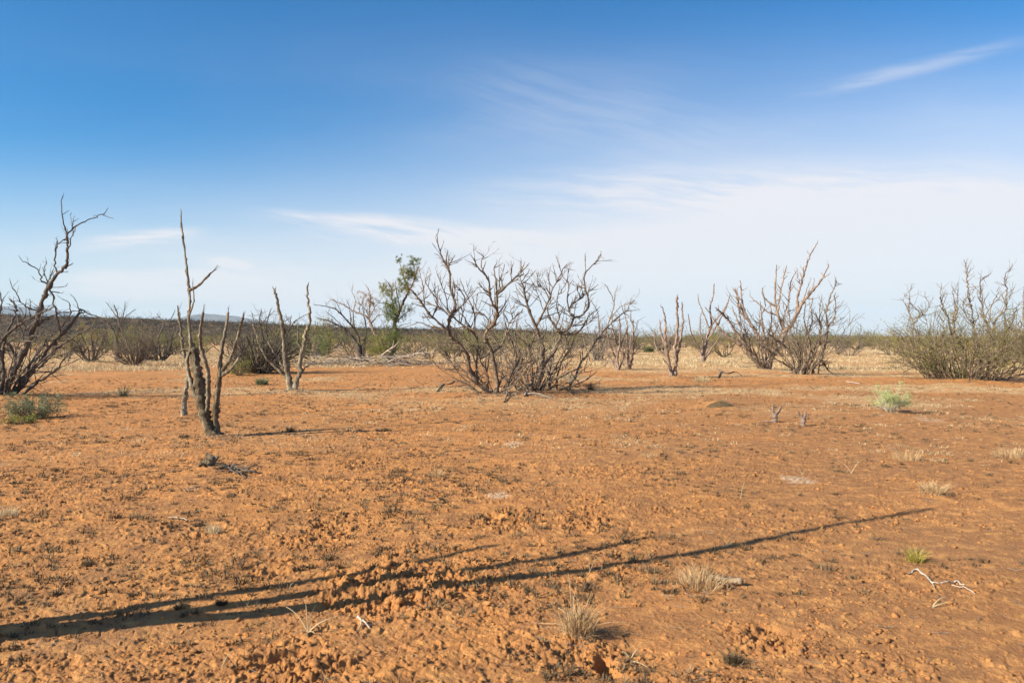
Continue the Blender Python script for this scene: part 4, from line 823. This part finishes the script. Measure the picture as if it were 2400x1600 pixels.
tuft_field('pale_grass', 'band of pale yellow dry grass in front of the scrub', 'straw', 26000, 36, 120, 0.8, lambda x, y, d: np.clip(0.45 + fbm(x * 0.15, y * 0.15, 520, 3), 0.1, 1), (7, 11), (0.04, 0.14), (0.014, 0.035), 0.22, 1.1)
def crumbs():
    n = 48000; u = rng.random(n * 2); p1 = 0.6; d = (2.6 ** p1 + u * (26 ** p1 - 2.6 ** p1)) ** (1 / p1); a = rng.uniform(-R(42), R(42), n * 2)
    x = np.sin(a) * d; y = np.cos(a) * d; cm = clod_mask(x, y); dn = np.clip(0.35 + 1.1 * fbm(x * 1.1, y * 1.1, 600, 3), 0.05, 1)
    keep = rng.random(n * 2) < np.maximum(dn * 0.7, cm * 0.45); x, y, cm = x[keep][:n], y[keep][:n], cm[keep][:n]; n = len(x)
    g = (1 + 5 ** 0.5) / 2; V = np.array([(-1, g, 0), (1, g, 0), (-1, -g, 0), (1, -g, 0), (0, -1, g), (0, 1, g), (0, -1, -g), (0, 1, -g), (g, 0, -1), (g, 0, 1), (-g, 0, -1), (-g, 0, 1)]) / 1.9
    T = np.array([(0, 11, 5), (0, 5, 1), (0, 1, 7), (0, 7, 10), (0, 10, 11), (1, 5, 9), (5, 11, 4), (11, 10, 2), (10, 7, 6), (7, 1, 8), (3, 9, 4), (3, 4, 2), (3, 2, 6), (3, 6, 8), (3, 8, 9), (4, 9, 5), (2, 4, 11), (6, 2, 10), (8, 6, 7), (9, 8, 1)])
    s = np.exp(rng.normal(math.log(0.0055), 0.50, n)) * (1 + 0.8 * cm * rng.random(n)); s = np.minimum(s, 0.020)
    sc3 = s[:, None] * np.stack([rng.uniform(.7, 1.5, n), rng.uniform(.7, 1.5, n), rng.uniform(.45, .95, n)], 1)
    v = V[None] * sc3[:, None, :] * rng.uniform(0.45, 1.45, (n, 12, 1)); th = rng.uniform(0, 6.28, n); c_, s_ = np.cos(th)[:, None], np.sin(th)[:, None]
    vx = v[:, :, 0] * c_ - v[:, :, 1] * s_; vy = v[:, :, 0] * s_ + v[:, :, 1] * c_; z = full_h(x, y)
    v = np.stack([vx + x[:, None], vy + y[:, None], v[:, :, 2] + (z + 0.15 * s)[:, None]], -1).reshape(-1, 3)
    t = (np.arange(n)[:, None, None] * 12 + T[None]).reshape(-1, 3); mb = MB(); mb.add(v, None, t)
    o = mb.build('soil_crumbs', 'soil', smooth=False); tag(o, 'loose crumbs and small clods of red soil over the ground', kind='stuff')
crumbs()

def litter():
    mb = MB(); spots = [(508, 1028, 70, 14, 60), (431, 980, 40, 8, 20), (687, 922, 60, 8, 50), (30, 940, 120, 14, 150), (1160, 935, 130, 10, 170), (1250, 932, 130, 10, 170), (1785, 872, 90, 7, 110), (1890, 882, 110, 7, 120), (2270, 896, 150, 9, 170), (1578, 887, 36, 5, 30), (1646, 853, 30, 4, 20),
             (560, 1102, 60, 12, 40), (1350, 1482, 90, 30, 40), (1650, 1380, 90, 26, 40), (900, 862, 200, 8, 160), (2185, 1170, 50, 12, 20), (2090, 976, 50, 8, 24)]
    P = [gnd(cx + rng.normal(0, w / 2), cy + rng.normal(0, h / 2)) for cx, cy, w, h, n in spots for _ in range(n)]
    P += [gnd(rng.uniform(-50, 2450), rng.uniform(900, 1650)) for _ in range(420)]
    for x, y in P:
        a = rng.uniform(0, 6.28); L = rng.uniform(0.03, 0.20) * (1 if y > 8 else 0.5); n = 5; t = np.linspace(-.5, .5, n); b = rng.normal(0, 0.12); z = HF(x, y) + 0.004
        pts = np.stack([x + np.cos(a) * t * L - np.sin(a) * b * L * (t * t * 4), y + np.sin(a) * t * L + np.cos(a) * b * L * (t * t * 4), z + rng.uniform(0, 0.012) * np.abs(t) * 2 + 0 * t], 1)
        mb.tube(pts, rng.uniform(0.0015, 0.0045) * (0.5 if y < 8 else 1) * np.linspace(1, 0.6, n), 4)
    tag(mb.build('twig_litter', 'grey'), 'broken twigs and bark bits littering the soil under the shrubs', kind='stuff')
litter()

# ------------------------------------------------------------------ individual small things
def tuft(name, label, px, py, hpx, wpx, n, mat, cat='grass tuft', lean=0.8, wid=0.004, straggle=0, part=None, group=None):
    x, y = gnd(px, py); m = y / F; O = np.array([x, y, HF(x, y)]); h = hpx * m; r = wpx * m / 2; n = int(n * 1.9); wid *= 0.72; lean *= 1.45
    aa = rng.uniform(0, 2 * np.pi, n); rr = r * 0.6 * np.sqrt(rng.random(n)); bp = np.stack([np.cos(aa) * rr, np.sin(aa) * rr, np.full(n, -0.01)], 1)
    out = rr / r; ln = np.stack([np.cos(aa), np.sin(aa)], 1) * (out * lean)[:, None] + rng.normal(0, 0.25, (n, 2)); hh = h * rng.uniform(0.4, 1.05, n) * (1.1 - 0.6 * out)
    mb = MB(); blades(mb, bp, hh, ln, np.full(n, wid) * rng.uniform(0.6, 1.3, n)); k = n // 2; a2 = rng.uniform(0, 6.28, k); blades(mb, np.stack([np.cos(a2), np.sin(a2), 0 * a2], 1) * (r * np.sqrt(rng.random(k)))[:, None] * 0.9, h * rng.uniform(0.06, 0.25, k), rng.normal(0, 2.2, (k, 2)), np.full(k, wid))
    for _ in range(straggle):
        a = rng.uniform(0, 6.28); L = h * rng.uniform(0.8, 1.5); dd = unit(np.array([math.cos(a), math.sin(a), rng.uniform(0.05, 1.4)]))
        grow(mb, np.array([0, 0, 0.004]), dd, L, 0.0022, 0, [], wig=0.12, up=-0.02, seg=0.03, knob=1.0, sides=3)
    o = mb.build(name, mat, smooth=False); o.location = O; tag(o, label, cat, group); return o
tuft('dry_grass_tuft', 'pale dry grass tuft with fallen twigs, in front of the shadow at bottom centre', 1352, 1478, 95, 110, 150, 'strawpale', straggle=5, wid=0.005)
tuft('dry_grass_tuft', 'wide pale spiky tuft beside the broken chunk of wood', 1640, 1368, 62, 170, 150, 'strawpale', straggle=3, wid=0.005)
tuft('dry_grass_tuft', 'round pinkish dome of dry stems right of the long shadow tip', 2188, 1164, 40, 82, 220, 'strawpale', lean=1.2, wid=0.006)
tuft('green_grass_tuft', 'small yellow-green grass tuft above the forked stick', 2145, 1312, 50, 46, 90, 'yellow', wid=0.006, straggle=3)
tuft('dry_grass_tuft', 'upright yellow tuft in the left foreground between stubble', 500, 1246, 36, 48, 90, 'straw', wid=0.006)
tuft('dry_grass_tuft', 'straw tuft cut by the left edge of the photo', 18, 1210, 34, 70, 90, 'straw', wid=0.006)
tuft('dry_grass_tuft', 'loose pale tuft on a small sandy rise, in the right middle ground', 2125, 1075, 38, 100, 110, 'strawpale', wid=0.006)
tuft('dry_grass_tuft', 'low pale tuft at the right edge of the photo beside the sandy rise', 2370, 1070, 34, 110, 130, 'strawpale', wid=0.006)
tuft('dry_grass_tuft', 'small bleached tuft left of centre behind the broken soil', 1022, 1112, 28, 50, 50, 'strawpale', wid=0.006, straggle=3)
tuft('dry_grass_tuft', 'small pale tuft in the middle ground above the white mark', 1520, 1074, 20, 50, 50, 'strawpale', wid=0.006)
tuft('dry_grass_tuft', 'bushy golden tuft in front of the reddish clump', 1645, 895, 22, 52, 160, 'straw', wid=0.012)
tuft('green_plant', 'low pale-green rounded plant under the V-shaped snag', 614, 900, 24, 36, 260, 'greysage', cat='plant', wid=0.016)
tuft('dry_grass_tuft', 'grey-green spindly weed between the dark mesquite and the tall snag', 290, 928, 44, 26, 30, 'greysage', wid=0.012)
tuft('dry_grass_tuft', 'dark upright weed at the right foot of the big mesquite pair', 1384, 915, 34, 18, 40, 'stubble', wid=0.012)
tuft('green_plant', 'bright green small bush in the grass beyond, left of the reddish clump', 1520, 826, 20, 30, 300, 'green', cat='plant', wid=0.06)
for (px, py, hp, wp, lb) in [(430, 1025, 16, 34, 'stubby dark tuft left of the foot of the tall snag'), (680, 1012, 18, 26, 'dark tuft standing on the shadow of the tall snag'), (905, 1008, 14, 40, 'low dark tuft at the middle of the tall snag shadow'),
                             (262, 955, 16, 40, 'dark tuft below the grey-green spindly weed'), (465, 1228, 22, 40, 'dark stubby tuft just below the upright yellow one'), (130, 1388, 20, 36, 'dark stub tuft above the broad shadow on the left'),
                             (205, 1320, 24, 40, 'dark stub tuft in the left foreground, above its lower neighbour'), (48, 1408, 18, 34, 'dark stub tuft by the left edge, above the shadow'), (420, 1418, 24, 30, 'dark stub tuft standing in the broad shadow'), (520, 1408, 24, 30, 'grey stub tuft between two shadow stems')]:
    tuft('stub_tuft', lb, px, py, hp, wp, 60, 'stubble', lean=1.0, wid=0.007)
tuft('stub_tuft', 'grey stub tuft in the bottom foreground right of the burrow', 1718, 1545, 44, 56, 120, 'stubble', cat='grass tuft', wid=0.005, lean=0.8)
# straggly single grass plants with a few long arching stems
def sprig(label, px, py, stems, w=0.0035, mat='straw'):
    x, y = gnd(px, py); O = np.array([x, y, HF(x, y)]); mb = MB(); m = y / F
    for (dx, dz, dy) in stems:
        t = np.linspace(0, 1, 9)[:, None]; e = np.array([dx * m, dy * m, dz * m]); c = np.array([dx * m * 0.35, dy * m * 0.3, abs(dz) * m * 0.75 + 0.01])
        pts = (1 - t) ** 2 * np.array([0, 0, 0.0]) + 2 * t * (1 - t) * c + t * t * e; pts[1:, 2] = np.maximum(pts[1:, 2], 0.006); mb.tube(pts, w * (1 - 0.7 * t[:, 0]), 4)
    o = mb.build('grass_sprig', mat); o.location = O; tag(o, label, 'grass sprig'); return o
sprig('pale five-armed grass sprig with arching stems left of bottom centre', 722, 1478, [(-60, 52, 30), (70, 34, 20), (-8, 80, 0), (14, 60, 10), (-30, 8, -20), (22, 10, -26), (4, 4, -46)], 0.004)
sprig('thin pale sprig with one stem bending down right, by the dark burrow', 1478, 1540, [(-20, 24, 0), (20, 26, 10), (34, 4, -40)], 0.004)
sprig('thin yellow sprig crossing the long shadow on the right', 1702, 1280, [(-16, 22, 10), (46, 34, 20), (14, 10, -5), (-12, 5, -16)])
sprig('pair of long thin straw stems in a V, right middle ground', 1995, 1105, [(-30, 30, 10), (44, 34, 20)])
sprig('single thin straw stem leaning right beside the white mark', 1736, 1168, [(10, 36, 5)])
sprig('thin V of straw stems above the white mark', 1880, 1112, [(-16, 24, 6), (10, 10, 6)])
sprig('long straw stems lying below the forked stick', 2185, 1430, [(34, 22, 10), (60, 12, 6), (-12, 4, -4)])
sprig('two tall hair-thin straw stems rising from the bottom-centre tuft', 1340, 1440, [(-8, 110, 8), (12, 80, 4)], 0.0022)
sprig('thin straw stem right of the bottom-centre tuft pair', 1382, 1330, [(-2, 42, 2), (30, 40, 6)], 0.0022)
sprig('bent pale stem at the bottom left of the photo', 520, 1562, [(26, 40, 10), (18, 2, 2)], 0.0035)

def stick(name, label, cr, lines, mat='pale', cat='stick', lift=0.01, arch=0.0):
    ox, oy, s = crop(cr); x0, y0 = gnd(ox + lines[0][0][0][0] / s, oy + lines[0][0][0][1] / s); O = np.array([x0, y0, HF(x0, y0)]); mb = MB()
    for k, (P, w0, w1) in enumerate(lines):
        pp = catmull(P, 6); W = []
        for i, (a, b) in enumerate(pp):
            x, y = gnd(ox + a / s, oy + b / s); t = i / (len(pp) - 1); rr = (w0 + (w1 - w0) * t) / 2 / s / F * y0; W.append([x, y, HF(x, y) + rr * 0.7 + lift * math.sin(t * 3.1) + rng.normal(0, 0.001)])
        t = np.linspace(0, 1, len(W)); mb.tube(W, (w0 + (w1 - w0) * t) / 2 / s / F * y0 * (1 + 0.1 * rng.normal(0, 1, len(W))), 7, 0.05)
    o = mb.build(name, mat, origin=O); o.location = O; tag(o, label, cat); return o
stick('fallen_stick', 'bleached forked stick lying on the soil at lower right', 'c11', [([(1445, 492), (1495, 455), (1560, 500), (1600, 545), (1635, 580), (1760, 583), (1820, 568), (1882, 583)], 15, 10), ([(1630, 575), (1648, 632)], 9, 5), ([(1785, 590), (1860, 620), (1968, 658)], 9, 5)])
stick('fallen_stick', 'pale twig pointing left from the bottom-centre tuft', 'c10', [([(560, 1020), (440, 1000), (320, 995), (250, 985)], 14, 8), ([(340, 998), (290, 1040)], 7, 4)], 'strawpale')
stick('fallen_stick', 'thin pale twig slanting up left behind the bottom-centre tuft', 'c10', [([(570, 950), (490, 890), (395, 832)], 14, 9)], 'strawpale')
stick('fallen_stick', 'short pale twig lying in front of the bottom-centre tuft', 'c10', [([(640, 1085), (740, 1102)], 16, 12)])
stick('fallen_branch', 'forked branch lying left of the big mesquite pair', 'c4', [([(300, 1425), (345, 1365), (400, 1360), (462, 1325)], 12, 8), ([(350, 1362), (290, 1350), (235, 1308)], 11, 5)], 'brown')
stick('fallen_branch', 'short dark branch lying at the left foot of the big mesquite pair', 'c4', [([(480, 1372), (530, 1388), (595, 1392)], 12, 8)], 'brown')
stick('fallen_branch', 'thick pale log lying in front of the big mesquite pair', 'c4', [([(1040, 1478), (1120, 1482), (1260, 1492)], 18, 11), ([(1036, 1490), (1050, 1460), (1090, 1450)], 16, 9)], 'grey', lift=0.05)
stick('root_stump', 'dark broken root chunk between the two big mesquites', 'c4', [([(860, 1520), (890, 1490), (920, 1478), (970, 1480)], 14, 9), ([(890, 1490), (880, 1470), (905, 1455)], 14, 9)], 'brown', 'stump', lift=0.06)
stick('fallen_branch', 'dark crooked branch lying before the large reddish shrub', 'c5', [([(1190, 1195), (1215, 1150), (1260, 1160), (1340, 1150), (1385, 1180)], 12, 8), ([(1215, 1150), (1170, 1120)], 8, 5), ([(1262, 1160), (1205, 1130)], 8, 5)], 'dark')
stick('fallen_stick', 'grey broken twig left of the long foreground shadow, below the clods', 'c9', [([(620, 1150), (655, 1195), (700, 1215)], 14, 8), ([(655, 1195), (620, 1235)], 8, 5)], 'pale')
stick('fallen_stick', 'thin pale twig in the left foreground beside a dark tuft', 'c8', [([(1030, 555), (1110, 560), (1150, 568)], 7, 6)], 'pale')
stick('fallen_branch', 'pale branch lying in the grass at the right', 'c6', [([(330, 1150), (390, 1160), (450, 1172)], 9, 6)], 'pale')
stick('fallen_branch', 'dark branch lying under the dense tangled shrub', 'c6', [([(1700, 1095), (1800, 1080), (1900, 1030), (1960, 1020)], 16, 8)], 'brown', lift=0.05)

# broken chunk of wood
def chunk():
    x, y = gnd(1712, 1372); O = np.array([x, y, HF(x, y)]); t = np.linspace(0, 1, 12)
    pts = np.stack([-0.10 + 0.16 * t, 0.06 - 0.07 * t, 0.018 + 0.003 * np.sin(t * 9)], 1); mb = MB()
    mb.tube(np.vstack([pts[0] - [0.01, 0, 0], pts]), np.concatenate([[0.004], 0.013 + 0.009 * t + rng.normal(0, 0.0015, 12)]), 8, 0.2)
    o = mb.build('wood_chunk', 'chunk', smooth=False); o.location = O; tag(o, 'thick broken chunk of wood lying beside the wide spiky tuft', 'wood chunk')
chunk()

def stump(name, label, px, py, prongs, mat='pink'):
    x, y = gnd(px, py); O = np.array([x, y, HF(x, y)]); m = y / F; root = thing(name, label, 'stump', O)
    for k, (P, w0, w1) in enumerate(prongs):
        pp = catmull([(a, 0, b) for a, b in P], 6); pp[:, 1] += rng.normal(0, 1.5) * np.linspace(0, 1, len(pp)); pp = pp * m + rng.normal(0, 0.003, pp.shape); t = np.linspace(0, 1, len(pp))
        mb = MB(); mb.tube(pp, (w0 + (w1 - w0) * t) / 2 * m * (1 + 0.12 * rng.normal(0, 1, len(pp))), 8, 0.12); mb.build('trunk' if k == 0 else 'prong', mat, root)
stump('stump', 'forked bleached stump with a twig at its foot, left of two small ones', 1817, 990, [([(0, -4), (-1, 10), (-2, 22)], 15, 11), ([(-2, 18), (-6, 30), (-7, 44)], 7, 2), ([(-1, 18), (8, 27), (14, 38)], 9, 4), ([(-3, 20), (-8, 26), (-10, 32)], 4, 2), ([(-4, 2), (-20, 2), (-34, 2)], 4, 2)])
stump('stump', 'stubby two-pronged bleached stump, right of two small ones', 1881, 998, [([(0, -4), (1, 10), (2, 20)], 13, 12), ([(0, 18), (-7, 26), (-9, 34)], 6, 3), ([(2, 18), (6, 26), (6, 33)], 8, 4), ([(1, 18), (-2, 28)], 5, 2)])
stump('stump', 'low gnarled dead stump with spreading roots in front of the tall snag', 492, 1100, [([(-2, -4), (0, 10), (4, 24)], 30, 16), ([(-4, 6), (-16, 8), (-26, -2)], 14, 7), ([(2, 12), (14, 16), (20, 24)], 12, 5), ([(4, 4), (20, 2), (34, -2)], 13, 6), ([(0, 16), (-8, 24), (-6, 30)], 9, 4)], 'rough')
stick('fallen_branch', 'tangle of short dead twigs right of the low gnarled stump', 'c8', [([(1350, 275), (1420, 265), (1480, 290), (1560, 300), (1610, 290)], 16, 7), ([(1400, 290), (1450, 260), (1520, 265)], 10, 5), ([(1480, 300), (1560, 255), (1580, 240)], 9, 4), ([(1440, 280), (1500, 330)], 8, 5), ([(1380, 250), (1450, 310), (1540, 280)], 9, 5)], 'dark', lift=0.03)

def bushlet(name, label, px, py, hpx, wpx, nleaf, fol, wood, lsize=0.02, nst=16, off=(0, 0), cat='plant', clump=26, zmin=0.02):
    x, y = gnd(px, py); m = y / F; O = np.array([x, y, HF(x, y)]); root = thing(name, label, cat, O); mb = MB(); tips = []
    for _ in range(nst):
        a = rng.uniform(0, 6.28); dd = unit(np.array([math.cos(a) * wpx / hpx * 0.5, math.sin(a) * wpx / hpx * 0.5, rng.uniform(0.3, 1)])); grow(mb, np.array([0, 0, -0.02]), dd, hpx * m * rng.uniform(0.7, 1.15), 0.007, 2, tips, wig=0.3, seg=0.05, child=0.6, knob=1.1)
    mb.build('stems', wood, root); T = np.array(tips); T = T[T[:, 2] > hpx * m * zmin]; sub = T[rng.integers(0, len(T), max(10, nleaf // clump))]
    c = sub[rng.integers(0, len(sub), nleaf)] + rng.normal(0, hpx * m * 0.07, (nleaf, 3)); c = c[c[:, 2] > 0.015]; lf = MB(); leaves(lf, c, lsize); lf.build('foliage', fol, root, smooth=False)
bushlet('green_bush', 'small round pale-green bush standing alone on the bare soil at right', 2088, 970, 56, 92, 6500, 'sage', 'pale', 0.026, 34, zmin=0.30)
bushlet('sage_bush', 'grey-green sprawling sage bush under the dark mesquite at the left edge', 80, 980, 66, 190, 5200, 'greysage', 'dark', 0.035, 36, zmin=0.1)
bushlet('sage_bush', 'low yellowish leafy clump at the lower left edge in front of the sage bush', 45, 992, 34, 130, 1600, 'olive', 'dark', 0.03, 24, zmin=0.05)
bushlet('sage_bush', 'small grey-green plant among the right foot branches of the big mesquites', 1335, 902, 48, 40, 700, 'greysage', 'pale', 0.035, 10, zmin=0.1)
bushlet('sage_bush', 'pale green leafy weed growing inside the right big mesquite', 1288, 885, 80, 40, 900, 'sage', 'pale', 0.035, 10, zmin=0.4)
bushlet('leafy_shrub', 'low olive shrub beside the V-shaped snag', 560, 880, 42, 90, 2200, 'olive', 'dark', 0.045, 26, cat='shrub', zmin=0.1)

# heap of cut branches under the trees
def brush_pile():
    x, y = gnd(900, 857); O = np.array([x, y, 0.0]); root = thing('brush_pile', 'long heap of dead grey branches lying under the green tree', 'brush pile', O); m = y / F
    for k in range(64):
        bx = rng.normal(-20, 75) if k % 3 else rng.uniform(-150, 160); c = np.array([bx * m, rng.uniform(-0.9, 1.6), 0]); a = rng.normal(0, 0.45) + (math.pi if bx > 0 and rng.random() < 0.3 else 0)
        if bx < -20: a += math.pi
        hgt = 0.50 * math.exp(-(bx / 80) ** 2) * rng.random() + 0.03; dd = unit(np.array([math.cos(a), math.sin(a) * 0.7, rng.uniform(-0.02, 0.32)])); mb = MB()
        grow(mb, c + [0, 0, hgt], dd, rng.uniform(0.9, 2.3), rng.uniform(0.014, 0.035), 2, [], wig=0.16, up=-0.035, seg=0.16, child=0.6, knob=1.1, sides=5)
        for v in mb.v: v[:, 2] = np.maximum(v[:, 2], 0.01 + 0.03 * rng.random())
        mb.build('branch', ['pale', 'grey', 'brown', 'dark'][int(rng.choice(4, p=[.3, .35, .2, .15]))], root)
brush_pile()

def dig_mound():
    x, y = gnd(1688, 958); O = np.array([x, y, HF(x, y) - 0.08]); n = 40; mb = MB(); th = np.linspace(0, 2 * np.pi, 40, endpoint=False); rings = 12; V = []
    for i in range(rings + 1):
        f = i / rings; rr = (1 - f ** 1.5)
        for a in th:
            wob = 1 + 0.18 * perlin(np.array([math.cos(a) * 1.6 + 5]), np.array([math.sin(a) * 1.6 + 5]), 9)[0]
            px_, py_ = math.cos(a) * 0.29 * rr * wob, math.sin(a) * 0.30 * rr * wob; V.append([px_, py_, 0.15 * f ** 0.8 + 0.014 * fbm(np.array([px_ * 22]), np.array([py_ * 22]), 12, 3)[0]])
    i = np.arange(rings)[:, None] * n; j = np.arange(n)[None, :]; q = np.stack([i + j, i + (j + 1) % n, i + n + (j + 1) % n, i + n + j], -1).reshape(-1, 4)
    mb.add(V, q); mt, t, p, _ = new_mat('dark_dung'); g = t.nodes.new('ShaderNodeTexCoord').outputs['Object']; c = ramp(t, noise(t, g, 40, 5, 0.7), [(0.35, (0.05, 0.035, 0.015)), (0.6, (0.14, 0.085, 0.035))]); t.links.new(c, p.inputs['Base Color']); p.inputs['Roughness'].default_value = 1; bump(t, p, noise(t, g, 60, 4, 0.7), 1, 0.02)
    o = mb.build('dirt_mound', mt); o.location = O; tag(o, 'dark rounded crumbly mound on the bare soil', 'mound')
dig_mound()

# ------------------------------------------------------------------ unique wording for the scrub belt
LAND = [(-400, 'beyond the left edge mesquite'), (110, 'behind the dark left mesquite'), (275, 'behind the straight-trunked tree'), (430, 'behind the tall snag'), (560, 'right of the tall snag'), (690, 'behind the V-shaped snag'),
        (800, 'behind the leaning dark tree'), (920, 'behind the brush pile'), (1030, 'right of the brush pile'), (1150, 'behind the left big mesquite'), (1300, 'behind the right big mesquite'), (1450, 'behind the pinkish clumps'),
        (1580, 'behind the lone reddish clump'), (1660, 'behind the farther reddish clump'), (1800, 'behind the largest reddish shrub'), (1950, 'behind the twisted brown shrub'), (2060, 'left of the leafy thicket'), (2230, 'behind the leafy thicket'), (2400, 'behind the right edge shrub')]
byl = {}
for o in [o for o in COL.objects if o.get('group', '').startswith('shrubs of the scrub belt')]:
    x, y, _ = o.location; px = 1200 + x / y * F
    lm = min(LAND, key=lambda t: abs(t[0] - px))[1]; row = 'front' if y < 72 else ('middle' if y < 105 else 'rear')
    base = o['label'].split(' in the scrub belt')[0]; sz = ''
    byl.setdefault((base, row, lm), []).append((px, o)); o['group'] = 'shrubs of the scrub belt'
for (base, row, lm), L in byl.items():
    L.sort(key=lambda t: t[0]); n = len(L)
    for i, (px, o) in enumerate(L):
        pos = '' if n == 1 else (('left', 'right')[i] if n == 2 else ('leftmost', 'centre', 'rightmost')[i] if n == 3 else ('first', 'second', 'third', 'fourth', 'fifth', 'sixth', 'seventh', 'eighth', 'ninth', 'tenth', 'eleventh', 'twelfth')[min(i, 11)] + ' from left')
        o['label'] = ((pos + ' ') if pos else '') + base + ', ' + row + ' row ' + lm

# ------------------------------------------------------------------ the air
def haze():
    mb = MB(); a, b = 12500.0, 420.0
    V = [(-a, -a, -2), (a, -a, -2), (a, a, -2), (-a, a, -2), (-a, -a, b), (a, -a, b), (a, a, b), (-a, a, b)]
    mb.add(V, [(0, 3, 2, 1), (4, 5, 6, 7), (0, 1, 5, 4), (1, 2, 6, 5), (2, 3, 7, 6), (3, 0, 4, 7)])
    m = bpy.data.materials.new('air'); m.use_nodes = True; t = m.node_tree; t.nodes.clear(); out = t.nodes.new('ShaderNodeOutputMaterial')
    v = t.nodes.new('ShaderNodeVolumePrincipled'); v.inputs['Color'].default_value = (0.62, 0.80, 1.0, 1); v.inputs['Density'].default_value = 6.5e-5; v.inputs['Anisotropy'].default_value = 0.0
    t.links.new(v.outputs[0], out.inputs['Volume']); o = mb.build('haze', m, smooth=False); tag(o, 'thin blue desert air', kind='stuff')
haze()
